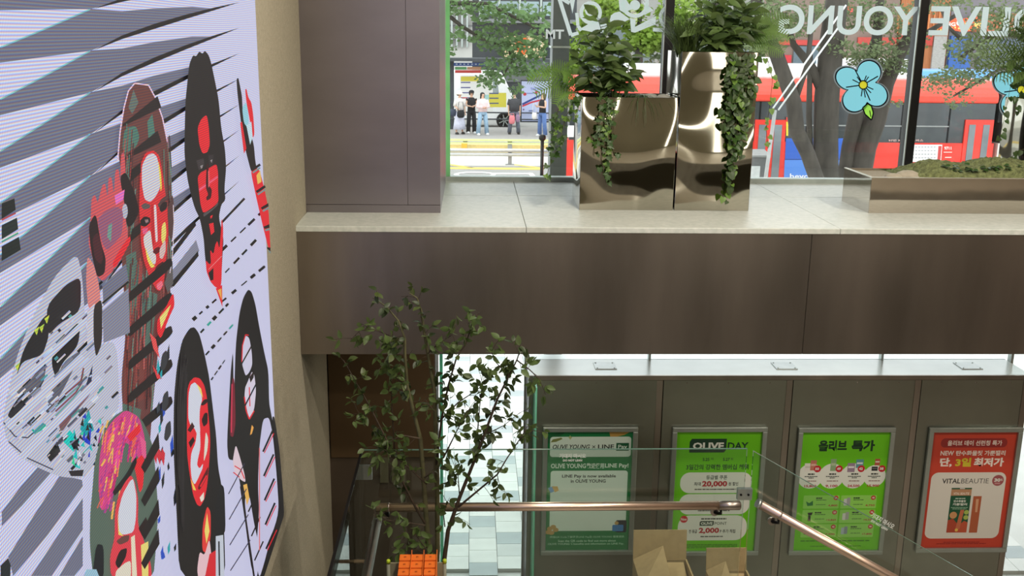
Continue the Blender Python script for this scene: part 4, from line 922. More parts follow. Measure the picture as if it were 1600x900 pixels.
# ---------------------------------------------------------------- open cardboard cartons behind the guard
kraft = pmat('kraft_board', (168, 146, 106), .8, var=.06, scale=30)
def carton(px0, px1, pyf, pyr, Yb, dep, label, lean, zc):
    x0, x1 = xat(px0, pyr, Yb), xat(px1, pyr, Yb); zt_ = zat(px0, pyr, Yb); zflap = zat(px0, pyf, Yb)
    t = thing('open_carton', label, 'carton', ((x0+x1)/2, Yb-dep/2, 0), 'open cardboard cartons')
    th = .006; y0 = Yb-dep
    for a in ((x0, x1, Yb-th, Yb), (x0, x1, y0, y0+th), (x0, x0+th, y0+th, Yb-th), (x1-th, x1, y0+th, Yb-th)):
        box(a[0], a[1], a[2], a[3], 0, zt_).build('side', kraft, t)
    box(x0+th, x1-th, y0+th, Yb-th, .0, th).build('bottom', kraft, t)
    w = zflap-zt_
    # far flap standing up
    MB().prism([(x0, Yb-.003, zt_), (x1, Yb-.003, zt_), (x1, Yb+.02, zflap), (x0, Yb+.02, zflap)], (0, .005, 0)).build('flap', kraft, t)
    # side flaps folded inwards at an angle
    MB().prism([(x0, y0, zt_), (x0, Yb, zt_), (x0+lean, Yb-.05, zt_+w*.62), (x0+lean, y0+.04, zt_+w*.30)], (.004, 0, .003)).build('flap', kraft, t)
    MB().prism([(x1, y0, zt_), (x1, Yb, zt_), (x1+.02, Yb, zt_-w*.8), (x1+.02, y0, zt_-w*.8)], (.004, 0, .0)).build('flap', kraft, t)
    MB().prism([(x0, y0, zt_), (x1, y0, zt_), (x1, y0-.10, zt_-w*.25), (x0, y0-.10, zt_-w*.25)], (0, 0, .005)).build('flap', kraft, t)
    # contents board
    MB().prism([(x0+.02, y0+.02, zt_-.10), (x1-.02, y0+.02, zt_-.10), (x1-.02, Yb-.02, zt_-.015), (x0+.02, Yb-.02, zt_-.015)], (0, 0, .004)).build('inner_sheet', kraft, t)
    return t
carton(989, 1072, 831, 874, 5.75, .34, 'large open cardboard carton under the green payment poster', .17, 0)
carton(1103, 1166, 859, 891, 5.62, .28, 'smaller open cardboard carton under the lime OLIVE DAY poster', .10, 0)

# ---------------------------------------------------------------- mirror planters on the ledge
def planter_box(x0, x1, y0, y1, z0, z1, root, mat, th=.008):
    box(x0, x1, y0, y0+th, z0, z1).build('front_face', mat, root, bevel=.002)
    box(x0, x1, y1-th, y1, z0, z1).build('back_face', mat, root)
    box(x0, x0+th, y0+th, y1-th, z0, z1).build('side_face', mat, root)
    box(x1-th, x1, y0+th, y1-th, z0, z1).build('side_face', mat, root)
PY = 5.785
pa = (xat(905, 320, PY), xat(1052, 320, PY)); pza = zat(980, 152, PY)
pA = thing('mirror_planter', 'low wide mirror-steel planter box overflowing with ivy and leafy plants', 'planter', ((pa[0]+pa[1])/2, PY, ZL), 'mirror-steel planters on the ledge')
planter_box(pa[0], pa[1]-.002, PY, PY+.42, ZL, pza, pA, mirror_steel)
box(pa[0]+.008, pa[1]-.01, PY+.008, PY+.412, ZL+.02, pza-.04).build('soil', soil, pA)
pb_ = (xat(1053.5, 320, PY), xat(1170, 320, PY)); pzb = zat(1110, 81, PY)
pB = thing('mirror_planter', 'tall narrow mirror-steel planter box with grass and trailing vines', 'planter', ((pb_[0]+pb_[1])/2, PY, ZL), 'mirror-steel planters on the ledge')
planter_box(pb_[0]+.001, pb_[1], PY, PY+.42, ZL, pzb, pB, mirror_steel)
box(pb_[0]+.008, pb_[1]-.008, PY+.008, PY+.412, ZL+.02, pzb-.04).build('soil', soil, pB)
# grey pebbles on planter A
peb = pmat('grey_pebble', (170, 170, 160), .7, var=.15, scale=8)
for i, px in enumerate((1000, 1018, 1036)):
    p = Vector((xat(px, 150, PY+.2), PY+.18+.05*(i % 2), pza-.045))
    MB().lathe(p, [(0, 0), (.045, .012), (.05, .03), (.03, .05), (0, .056)], 12).build('pebble', peb, None, p, 'smooth grey pebble in the low planter, %s of three' % ['leftmost', 'middle', 'rightmost'][i], 'pebble', 'pebbles in the low planter')
# tray planter with moss
tl = atZ(1357, 333, ZL)
tx0, ty0 = tl.x, tl.y; tzt = zat(1360, 278, ty0)
tx1, ty1 = 4.0, ty0+.44
pT = thing('tray_planter', 'long low mirror-steel tray planter with moss and stones', 'planter', (3.0, ty0, ZL))
planter_box(tx0, tx1, ty0, ty1, ZL, tzt, pT, tray_steel)
box(tx0-.003, tx1, ty0-.003, ty0+.012, tzt, tzt+.004).build('rim', pmat('bright_rim', (226, 222, 210), .3, .8), pT)
box(tx0-.003, tx0+.012, ty0+.012, ty1, tzt, tzt+.004).build('rim', pmat('bright_rim', (226, 222, 210), .3, .8), pT)
box(tx0+.008, tx1-.008, ty0+.008, ty1-.008, ZL+.01, tzt-.012).build('gravel_bed', gravel, pT)
# moss mound
moss = pmat('moss', (122, 130, 84), .95, var=.4, scale=40, bump=1.0, bscale=90)
mx0, mx1 = xat(1405, 270, ty0+.2), tx1-.02
vs, fs = [], []; NX, NY = 90, 22
rr = random.Random(3)
for j in range(NY+1):
    for i in range(NX+1):
        u, v = i/NX, j/NY
        h = max(0, math.sin(PI*v))**.5*min(1, (u*7)**.7)*(.085+.018*math.sin(u*19)+.012*math.sin(u*43+v*9))+rr.uniform(-.006, .008)
        vs.append((mx0+(mx1-mx0)*u, ty0+.035+(.39)*v, tzt-.014+max(0, h)))
for j in range(NY):
    for i in range(NX): a = j*(NX+1)+i; fs.append((a, a+1, a+NX+2, a+NX+1))
MB().add(vs, fs, True).build('moss_mound', moss, None, (3.2, ty0+.2, tzt-.014), 'green moss mound filling the long tray planter', 'moss', kind='stuff')
for i, (px, py, r) in enumerate(((1418, 273, .058), (1396, 276, .045), (1428, 277, .036))):
    p = at(px, py, ty0+.07+.03*(i == 0)); p.z = tzt-.03
    MB().lathe(p, [(0, 0), (r*.8, r*.12), (r, r*.5), (r*.8, r*.85), (r*.4, r*1.05), (0, r*1.1)], 16, sx=1.25).build('river_stone', pmat('pale_stone', (176, 168, 150), .8, var=.12, scale=20), None, p, ['largest rounded stone beside the moss in the tray planter', 'left flat stone in the gravel of the tray planter', 'smallest stone against the front rim of the tray'][i], 'stone', 'stones in the tray planter')

# ---------------------------------------------------------------- plants in the planters
def hx(px, py, Y): return at(px, py, Y)
big_leaf = [leaf_mesh('broad_leaf', .125, .058, leaf_m, .25, .25, 5), leaf_mesh('broad_leaf', .135, .056, leaf_b, .2, .3, 5), leaf_mesh('broad_leaf', .12, .055, leaf_d, .25, .15, 5)]
def broadleaf(root_px, tops, label, n_per=9, Y=PY+.13, sc=1.0):
    base_ = at(root_px[0], root_px[1], Y)
    t = thing('leafy_plant', label, 'plant', base_)
    for (px, py, dy) in tops:
        tip = at(px, py, Y+dy); P = [base_+Vector((R.uniform(-.05, .05), R.uniform(-.06, .06), 0))]
        mid = P[0].lerp(tip, .5)+Vector((R.uniform(-.03, .03), 0, .02)); P += [mid, tip]
        stm = MB().tube(P, [.004, .003, .0015], 5).build('stem', leaf_m, t)
        for i in range(n_per):
            u = .25+.75*(i+.5)/n_per; q = P[0].lerp(mid, u*2) if u < .5 else mid.lerp(tip, u*2-1)
            an = i*2.4+R.random(); d = Vector((math.cos(an), math.sin(an)*.6-.15, R.uniform(-.55, .75)))
            put_leaf(R.choice(big_leaf), stm, q, d, (R.uniform(-.5, .5), R.uniform(-1.2, -.2), .8), R.uniform(.7, 1.15)*sc)
    return t
broadleaf((950, 160), [(915, 52, -.02), (932, 22, .05), (950, 35, -.06), (968, 60, .0), (940, 85, -.1), (902, 90, .02), (985, 85, .03), (958, 108, -.12), (918, 118, -.1), (985, 112, -.08)], 'bushy broad-leaved plant rising from the low wide planter', 20, sc=.84)
broadleaf((1120, 90), [(1095, 10, .0), (1120, -12, .06), (1145, -15, -.02), (1165, 10, .04), (1185, 30, -.05), (1085, 45, -.08), (1130, 40, -.12), (1155, 52, -.13), (1110, 60, -.12), (1170, 45, .02), (1180, 12, .1)], 'bushy broad-leaved plant on top of the tall planter', 20, sc=.84)
fern_mat = leaf_v
def fern(root, fronds, label, mat=leaf_v, Y=PY+.15):
    b = at(root[0], root[1], Y); t = thing('fern_plant', label, 'fern', b)
    for (px, py, dy, arch) in fronds:
        tip = at(px, py, Y+dy); mb = MB(); N = 18
        prev = None
        side0 = (tip-b).cross(Vector((0, -.75, .65))).normalized()
        pts = []
        for i in range(N+1):
            u = i/N; pts.append(b.lerp(tip, u)+Vector((0, 0, arch*4*u*(1-u))))
        mb.tube(pts, [.002*(1-.8*i/N) for i in range(N+1)], 4, False)
        for i in range(3, N):
            u = i/N; w = .075*math.sin(PI*min(1, u*.95+.05))**.7+.008; d = (pts[i+1]-pts[i-1]).normalized()
            for sgn in (-1, 1):
                s_ = (side0*sgn+d*.55+Vector((0, 0, -.12))).normalized(); p = pts[i]; n_ = s_.cross(d).normalized()
                for k in range(3):   # toothed pinna
                    a = p+s_*w*k/3; e_ = p+s_*w*(k+1.2)/3; ww = .012*(1-.25*k)
                    mb.add([a-d*ww*.5, a+d*ww*.6, e_+d*ww*.3, e_-d*ww*.1], [(0, 1, 2, 3)])
        mb.build('frond', mat, t)
    return t
fern((905, 148), [(822, 128, -.05, .07), (835, 150, -.12, .05), (850, 112, .05, .06), (868, 165, -.15, .04), (880, 120, -.1, .05)], 'bright feathery fern leaning left out of the low planter')
fern((1165, 70), [(1235, 62, -.05, .05), (1225, 85, -.1, .03), (1240, 30, .05, .05), (1210, 40, .0, .06), (1215, 52, -.12, .04)], 'feathery fern leaning right out of the tall planter', leaf_b)
def grass(root, n, label, spread, length, droop, mat=leaf_m, Y=PY+.14, bias=(0, 0)):
    b = at(root[0], root[1], Y); t = thing('grass_plant', label, 'grass plant', b); mb = MB()
    for i in range(n):
        an = R.uniform(0, 2*PI); out = R.uniform(.3, 1)*spread; L = length*R.uniform(.6, 1.1)
        o = b+Vector((R.uniform(-.05, .05), R.uniform(-.05, .05), 0)); d = Vector((math.cos(an)*out+bias[0], math.sin(an)*out*.8+bias[1], 0)); w = .0035
        s_ = d.cross(Vector((0, 0, 1))); s_ = s_.normalized() if s_.length > 1e-4 else Vector((1, 0, 0))
        vs, fs = [], []
        for k in range(7):
            u = k/6; p = o+d*u+Vector((0, 0, L*u-droop*L*u*u*R.uniform(1.0, 1.15))); ww = w*(1-u*.92); vs += [p-s_*ww, p+s_*ww]
        for k in range(6): fs.append((2*k, 2*k+1, 2*k+3, 2*k+2))
        mb.add(vs, fs, True)
    mb.build('blades', mat, t, kind='stuff'); return t
grass((1072, 90), 260, 'spiky arching grass at the left of the tall planter', .30, .52, .55, leaf_m, PY+.12, (-.04, -.02))
grass((995, 152), 70, 'thin drooping grass at the right of the low planter', .15, .13, 1.9, leaf_d, PY+.10, (.04, -.06))
ivy_me = [ivy_mesh('ivy_leaf', .036, ivy_m), ivy_mesh('ivy_leaf', .032, ivy_l), ivy_mesh('ivy_leaf', .04, ivy_m)]
heart_me = [heart_mesh('vine_leaf', .042, ivy_m), heart_mesh('vine_leaf', .036, ivy_l), heart_mesh('vine_leaf', .044, leaf_d)]
def vines(strands, label, meshes, name='trailing_ivy', step=.026, jit=.022, sc=1.0):
    b = at(strands[0][0][0], strands[0][0][1], strands[0][0][2]); t = thing(name, label, 'ivy', b)
    for st_ in strands:
        P = [at(x, y, yy) for x, y, yy in st_]
        vn = MB().tube(P, .0016, 4, False).build('vine', bark_g, t)
        for a, c in zip(P, P[1:]):
            k = max(1, int((c-a).length/step))
            for i in range(k):
                q = a.lerp(c, (i+R.random())/k)+Vector((R.uniform(-jit, jit), R.uniform(-jit, .004), R.uniform(-.01, .01)))
                put_leaf(R.choice(meshes), vn, q, (R.uniform(-.7, .7), R.uniform(-.7, -.1), R.uniform(-1, -.1)), (0, -1, .4), R.uniform(.65, 1.15)*sc)
    return t
f_ = PY-.03
vines([[(905, 150, PY+.02), (893, 165, f_), (882, 190, f_), (872, 225, f_), (862, 250, f_), (852, 280, f_)], [(900, 150, PY), (888, 175, f_), (878, 205, f_), (876, 235, f_)], [(895, 158, PY), (872, 172, f_), (866, 200, f_), (860, 240, f_)], [(908, 150, PY), (898, 190, f_-.02)], [(885, 155, PY), (868, 180, f_-.03), (870, 215, f_)]], 'ivy trailing off the left corner of the low planter', ivy_me)
vines([[(948, 152, PY+.02), (950, 175, f_), (945, 200, f_), (940, 225, f_)], [(955, 152, PY+.02), (955, 185, f_), (948, 215, f_), (950, 250, f_), (948, 285, f_)], [(935, 152, PY+.02), (938, 185, f_), (930, 215, f_), (928, 245, f_)], [(960, 152, PY+.02), (960, 190, f_), (955, 225, f_), (962, 245, f_)], [(945, 152, PY+.02), (944, 215, f_), (940, 250, f_), (944, 275, f_)]], 'ivy hanging down the front of the low planter', ivy_me)
vines([[(1150, 82, PY+.02), (1145, 110, f_), (1148, 150, f_), (1140, 190, f_), (1138, 230, f_)], [(1160, 82, PY+.02), (1158, 115, f_), (1152, 160, f_), (1150, 205, f_), (1146, 250, f_), (1136, 290, f_)], [(1168, 82, PY+.02), (1166, 120, f_), (1164, 165, f_), (1158, 205, f_), (1160, 240, f_)], [(1140, 82, PY+.02), (1138, 120, f_), (1136, 160, f_), (1130, 205, f_)], [(1174, 84, PY+.02), (1176, 110, f_), (1172, 150, f_), (1168, 190, f_)], [(1155, 82, PY), (1153, 130, f_-.02), (1156, 180, f_-.02), (1150, 225, f_-.02), (1142, 270, f_), (1132, 315, f_)], [(1146, 90, PY), (1156, 140, f_-.03), (1146, 185, f_-.03)], [(1164, 90, PY), (1160, 145, f_-.03), (1166, 195, f_-.03)]], 'dense vine curtain hanging down the front of the tall planter', heart_me, 'trailing_vine', .02, .026)
vines([[(1176, 88, PY+.1), (1200, 95, PY+.1), (1207, 125, PY+.1), (1203, 165, PY+.1), (1197, 200, PY+.1), (1200, 232, PY+.1)]], 'single pale green vine dangling right of the tall planter', [heart_me[1]], 'trailing_vine', .03, .02)
# off-frame tall planter at the right whose plants lean into view
qx = xat(1612, 250, ty0+.2)
pC = thing('mirror_planter', 'tall mirror-steel planter beyond the right edge of the frame', 'planter', (qx+.3, ty0+.62, ZL), 'mirror-steel planters on the ledge')
planter_box(qx+.12, qx+.52, ty0+.5, ty0+.82, ZL, ZL+.62, pC, mirror_steel)
box(qx+.128, qx+.512, ty0+.508, ty0+.812, ZL+.02, ZL+.58).build('soil', soil, pC)
YC2 = ty0+.60
fern((1640, 130), [(1545, 60, -.1, .08), (1520, 110, -.05, .08), (1560, 20, .0, .06), (1575, 100, -.15, .08), (1590, 40, -.1, .1), (1555, 90, .05, .1), (1530, 85, -.15, .08), (1585, 70, -.2, .05), (1510, 60, -.1, .1), (1540, 125, -.1, .06), (1565, 130, -.2, .06), (1550, 40, -.2, .1), (1595, 20, -.1, .1), (1575, 55, .1, .1)], 'feathery fern leaning in at the right edge of the window', leaf_m, YC2)
broadleaf((1645, 150), [(1590, 30, .0), (1580, 90, -.05), (1600, 110, -.1), (1608, 60, .0)], 'broad-leaved plant at the right edge of the window', 14, YC2)
vines([[(1600, 120, YC2), (1580, 130, YC2-.02), (1574, 160, YC2-.04), (1568, 190, YC2-.04), (1560, 222, YC2-.04)], [(1605, 130, YC2), (1590, 150, YC2-.02), (1584, 180, YC2-.04)], [(1610, 230, YC2-.1), (1590, 236, YC2-.1), (1575, 252, YC2-.1), (1562, 258, YC2-.1)]], 'sparse vine dangling at the right edge above the tray planter', [heart_me[0], heart_me[2]], 'trailing_vine', .035, .02)
# small round-leaved creeper on the moss
cr = thing('creeper', 'dark round-leaved creeper lying on the moss in the tray', 'plant', at(1500, 268, ty0+.1))
for i in range(70):
    px = R.uniform(1462, 1592); p = at(px, R.uniform(258, 274), ty0+.07+R.uniform(0, .05)); put_leaf(R.choice([heart_me[0], heart_me[2]]), cr, p, (R.uniform(-1, 1), R.uniform(-1, .2), R.uniform(-.1, .3)), (0, -.4, 1), R.uniform(.5, .95))

# ---------------------------------------------------------------- lettering and stickers on the window
YW = YG-.004
MINT = (244, 255, 252)
def wfl(): return Flat(lambda u, v, L: Vector((0, -.0005*L, 0))+at(u, v, YW))
wx = lambda px, py: (xat(px, py, YW), zat(px, py, YW))
def wtext(name, label, px0, py0, px1, py1, body, bold, col=MINT):
    a, b = wx(px0, py0), wx(px1, py1); ym = YW
    F = Flat(lambda u, v, L: Vector((u, ym-.0004*L, v)))
    F.text(a[0], a[1], b[0], b[1], body, col, bold, flip=True, res=8)
    return F.build(name, filmm, None, Vector((a[0], ym, b[1])), label=label, cat='lettering')
wtext('window_lettering', 'pale mint reversed word YOUNG stuck on the window', 1219, 7, 1433, 56, 'YOUNG', .02)
wtext('window_lettering', 'pale mint reversed word OLIVE stuck on the window at the right edge', 1455, 9, 1634, 58, 'OLIVE', .02)
wtext('window_lettering', 'small white reversed letters TM stuck on the window beside the left emblem', 853, 46, 881, 61, 'TM', .03, (240, 244, 240))
F = wfl()
F.line([(872, -8), (892, 55), (904, 52)], 6, MINT); F.line([(872, -6), (890, 5)], 6, MINT); F.poly([(889, -4), (899, -4), (894.5, 21)], MINT)
F.ring(923, 20, 17.5, 12, MINT, 1.05); F.ring(922, 17, 8, 5, MINT, 1.0, 14, 20, 250); F.poly([(905, 46), (920, 37), (946, 28), (950, 52), (930, 51)], MINT); F.line([(901, 20), (903, 40), (908, 48)], 5, MINT)
F.ring(992, 6, 22, 16, MINT, 1.0); F.disc(992, 8, 8, MINT); F.poly([(966, -4), (976, -4), (988, 14), (975, 20), (968, 16)], MINT); F.poly([(952, 26), (960, 20), (968, 18), (984, 30), (976, 34), (954, 38)], MINT)
F.poly([(984, 28), (993, 31), (992, 42), (1025, 25), (1024, 38), (992, 51), (986, 50)], MINT); F.poly([(1004, 2), (1021, 16), (1006, 24), (1010, 14)], MINT); F.ring(1046, 27, 17, 12, MINT, 1.1, 20, 60, 300); F.line([(1020, 46), (1050, 48)], 6, MINT); F.line([(1036, 0), (1048, 14)], 6, MINT)
F.build('window_emblem', filmm, None, at(950, 50, YW), label='pale graffiti-style rounded emblem stuck on the window above the low planter', cat='emblem')
def flower(cx, cy, label, col=(160, 240, 255)):
    F = wfl(); pet = [(-22, -9.5, 20, 16.5, 25), (9.5, -19, 18, 18, -50), (19.5, 15, 19, 17, 40), (-12, 23, 19, 18, -40)]
    N = 96; rad_ = []
    for i in range(N):
        an = 2*PI*i/N; ux, uy = math.cos(an), math.sin(an); best = 6.0
        for dx, dy, a, b, ro in pet:
            c, s_ = math.cos(math.radians(ro)), math.sin(math.radians(ro))
            qx, qy = (ux*c+uy*s_)/a, (-ux*s_+uy*c)/b; px_, py_ = (-dx*c-dy*s_)/a, (dx*s_-dy*c)/b
            A_, B_, C_ = qx*qx+qy*qy, qx*px_+qy*py_, px_*px_+py_*py_-1
            D_ = B_*B_-A_*C_
            if D_ > 0: best = max(best, (-B_+math.sqrt(D_))/A_)
        rad_.append(best)
    def band(r0, r1, c):
        F.L += 1
        for i in range(N):
            j = (i+1) % N; a0, a1 = 2*PI*i/N, 2*PI*j/N
            F.poly([(cx+r0(i)*math.cos(a0), cy+r0(i)*math.sin(a0)), (cx+r1(i)*math.cos(a0), cy+r1(i)*math.sin(a0)), (cx+r1(j)*math.cos(a1), cy+r1(j)*math.sin(a1)), (cx+r0(j)*math.cos(a1), cy+r0(j)*math.sin(a1))], c, True)
    band(lambda i: 5.8, lambda i: rad_[i], col); band(lambda i: rad_[i], lambda i: rad_[i]+2.2, (14, 16, 24)); band(lambda i: rad_[i]+2.2, lambda i: rad_[i]+4.6, (150, 158, 158))
    for dx, dy in ((-18, -9), (-10, -14), (6, -16), (10, -14), (18, 8), (14, 14), (-3, 20), (4, 22)): F.line([(cx+dx*.3, cy+dy*.3), (cx+dx*.9, cy+dy*.9)], 1.6, (16, 18, 26))
    for an in (-118, -30, 66, 172):   # seams between petals
        a = math.radians(an); F.line([(cx+6*math.cos(a), cy+6*math.sin(a)), (cx+27*math.cos(a), cy+27*math.sin(a))], 1.8, (16, 18, 26))
    lf = [(cx+7, cy+29), (cx-1, cy+36), (cx+3, cy+46), (cx+13, cy+55), (cx+16, cy+44), (cx+13, cy+33)]
    F.poly(lf, (190, 255, 100)); F.line(lf+[lf[0]], 2.0, (14, 16, 24)); F.line([(cx+10, cy+40), (cx+12, cy+50)], 1.4, (16, 18, 26)); F.ring(cx, cy, 7.4, 5.8, (14, 16, 24)); F.disc(cx, cy, 5.8, (255, 232, 60))
    F.build('flower_sticker', filmm, None, at(cx, cy, YW), label=label, cat='sticker')
flower(1348, 132.5, 'blue four-petal flower sticker with yellow centre left of the black mullion')
flower(1595, 140, 'blue four-petal flower sticker half hidden at the right edge')
# ================================================================ street outside
pave = pmat('pale_granite', (206, 204, 198), .7, var=.06, scale=3)
asph = pmat('asphalt', (150, 148, 144), .85, var=.07, scale=2)
asph_l = pmat('light_concrete_lane', (206, 203, 194), .85, var=.05, scale=2)
kerbm = pmat('kerb_stone', (176, 172, 164), .8)
ZRD = -.12
struct('sidewalk', box(-14, 30, 7.1, 23.9, -.3, -.03), pave, loc=(4, 15, -.3))
struct('sidewalk_edge', box(-14, 30, 23.9, 24.15, -.3, 0), kerbm, loc=(4, 24, -.3))
struct('road', box(-30, 50, 24.15, 36.8, -.3, ZRD), asph, loc=(4, 30, -.3))
struct('road_far_lane', box(-30, 50, 33.0, 36.6, ZRD, ZRD+.008), asph_l, loc=(4, 35, ZRD))
struct('bus_island', box(-30, 50, 37.6, 44.5, -.3, .10), pmat('island_paving', (158, 154, 150), .8, var=.06), loc=(4, 41, -.3))
struct('island_kerb', box(-30, 50, 37.3, 37.6, -.3, .10), pmat('yellow_kerb', (222, 196, 130), .7), loc=(4, 37.4, -.3))
struct('road_beyond', box(-60, 80, 44.5, 55, -.3, ZRD), asph, loc=(4, 50, -.3))
struct('sidewalk_far', box(-60, 80, 55, 66, -.3, .05), pave, loc=(4, 60, -.3))
# paving stones seen through the glass door
sw = bpy.data.objects['sidewalk']
gt = [pmat('tile_white', (222, 220, 214), .7, var=.05, scale=6), pmat('tile_grey', (176, 182, 182), .7, var=.06, scale=6), pmat('tile_pale', (204, 204, 200), .7, var=.05, scale=6)]
TW, TL = .225, .20
tme = []
for m_ in gt:
    b = MB().box(-TW/2+.002, TW/2-.002, -TL/2+.002, TL/2-.002, 0, .03); me = b.mesh('paving_stone'); me.materials.append(m_); tme.append(me)
for c in range(-3, 4):
    for r in range(30):
        x = .10+c*TW; y = 7.22+TL*r+(.5*TL if c % 2 else 0)
        if y > 13.2: continue
        k = 1 if (r+c*2) % 4 == 0 and R.random() < .85 else (2 if R.random() < .3 else 0)
        inst('paving_stone', tme[k], sw, (x, y, -.03))
for c in range(0, 3):
    for r in range(12): inst('paving_stone', tme[1 if (r+c) % 3 == 0 else 0], sw, (3.98+c*TW, 7.22+TL*r, -.03))
# road markings
wp = pmat('road_paint_white', (240, 240, 236), .7, var=.03); yp = pmat('road_paint_yellow', (226, 196, 96), .7, var=.06)
def marking(pts, mat, label):
    P = [atZ(x, y, ZRD+.012) for x, y in pts]
    c = sum(P, Vector())/len(P)
    return MB().prism([Vector((p.x, p.y, ZRD)) for p in P], (0, 0, .010)).build('road_marking', mat, None, (c.x, c.y, ZRD), label, 'road marking', 'painted road markings')
marking([(690, 261), (850, 262), (850, 265), (690, 263.5)], yp, 'long yellow line across the road in front of the barrier')
marking([(690, 254), (742, 262), (732, 262), (690, 256)], yp, 'short slanting yellow line joining the long yellow line at left')
marking([(800, 256), (850, 262), (840, 262), (795, 257)], yp, 'short slanting yellow line joining the long yellow line at right')
mb = MB(); ring_o = []; ring_i = []
for i in range(28):
    a = 2*PI*i/28
    ring_o.append(atZ(742+33*math.cos(a), 272.5+4.2*math.sin(a), ZRD+.01)); ring_i.append(atZ(742+26*math.cos(a), 272.5+2.8*math.sin(a), ZRD+.01))
mb.add(ring_o+ring_i, [(i, (i+1) % 28, 28+(i+1) % 28, 28+i) for i in range(28)]); mb.build('road_marking', wp, None, atZ(742, 272, ZRD), 'white painted oval on the near lane of the road', 'road marking', 'painted road markings')
marking([(770, 270), (832, 270), (838, 276), (830, 276), (826, 271.5), (770, 271.5)], wp, 'white painted corner mark beside the white oval on the road')

# ---------------------------------------------------------------- barriers
galv = pmat('galvanised_rail', (206, 206, 204), .45, .3, var=.05)
galv_d = pmat('barrier_post', (160, 160, 158), .5, .3)
lime = pmat('lime_rail', (214, 220, 150), .5, var=.05)
YBa = 33.2
x0, x1 = xat(660, 225, YBa), xat(890, 225, YBa)
t = thing('road_barrier', 'white double-rail road barrier in front of the bus island', 'barrier', ((x0+x1)/2, YBa, ZRD))
for z in (zat(770, 235, YBa), zat(770, 240.5, YBa)-.02): MB().tube([(x0, YBa, z), (x1, YBa, z)], .058, 8).build('rail', galv, t)
for px in (797, 690, 905): MB().box(xat(px, 240, YBa)-.06, xat(px, 240, YBa)+.06, YBa+.05, YBa+.15, ZRD, zat(770, 236, YBa)).box(xat(px, 240, YBa)-.14, xat(px, 240, YBa)+.14, YBa-.02, YBa+.22, ZRD, ZRD+.03).build('post', galv_d, t)
YB2 = 37.0
t = thing('road_barrier', 'low pale lime rail along the edge of the bus island', 'barrier', ((x0+x1)/2, YB2, ZRD))
z1 = zat(770, 217.5, YB2); z2 = zat(770, 222.5, YB2)
MB().box(x0-.5, x1+.5, YB2-.05, YB2+.05, z1-.07, z1).build('rail', lime, t); MB().box(x0-.5, x1+.5, YB2-.05, YB2+.05, z2-.05, z2).build('rail', lime, t)
for px in (727, 797, 860): MB().box(xat(px, 215, YB2)-.08, xat(px, 215, YB2)+.08, YB2+.05, YB2+.14, ZRD, z1).build('post', galv_d, t)
MB().box(xat(721, 228, YB2), xat(730, 228, YB2), YB2-.08, YB2-.05, ZRD+.02, ZRD+.30).build('reflector', pmat('amber_reflector', (236, 180, 60), .4), t)
t = thing('bollard', 'slim black bollard post beside the dark pillar', 'bollard', (xat(847, 240, 26.5), 26.5, ZRD))
MB().tube([(xat(847, 240, 26.5), 26.5, ZRD), (xat(847, 240, 26.5), 26.5, zat(847, 218, 26.5))], .045, 8).build('pole', dark_metal, t)
MB().lathe((xat(847, 240, 26.5), 26.5, zat(847, 220, 26.5)), [(.05, 0), (.09, .04), (.09, .12), (.05, .16)], 10).build('cap', dark_metal, t)

# ---------------------------------------------------------------- dark pillar right outside
YD = 8.2
x0, x1 = xat(862, 140, YD), xat(888, 140, YD)
t = thing('pillar', 'dark grey steel pillar on the sidewalk just outside the window', 'pillar', ((x0+x1)/2, YD, -.03))
box(x0, x1, YD, YD+.25, -.03, 6).build('shaft', pmat('grey_pillar', (96, 102, 102), .5, .4, var=.08, scale=3), t)
for z in (zat(870, 75, YD), zat(870, 20, YD)-1.5): box(x0-.01, x1+.01, YD-.004, YD+.256, z, z+.015).build('band', alu, t)
# grey utility cabinet
YU = 22.6
x0, x1 = xat(1150, 260, YU), xat(1203, 260, YU); zt_ = zat(1180, 237, YU)
t = thing('utility_cabinet', 'grey street utility cabinet with sloped lid near the bus door', 'cabinet', ((x0+x1)/2, YU, -.03))
box(x0+.02, x1-.02, YU, YU+.5, -.03, zt_-.12).build('body', pmat('cabinet_grey', (104, 106, 106), .6, var=.05), t)
MB().prism([(x0, YU-.03, zt_-.12), (x1, YU-.03, zt_-.12), (x1, YU-.03, zt_-.08), (x0, YU-.03, zt_-.08)], (0, .56, .08)).build('lid', pmat('lid_grey', (140, 142, 140), .6), t)
box(x0+.1, x1-.22, YU-.012, YU, zt_-.75, zt_-.32).build('notice', pmat('pale_notice', (206, 210, 208), .6), t)
MB().lathe((x1-.12, YU-.02, zt_-.62), [(.035, 0), (.035, .02)], 10, 'y').build('lock', alu, t)

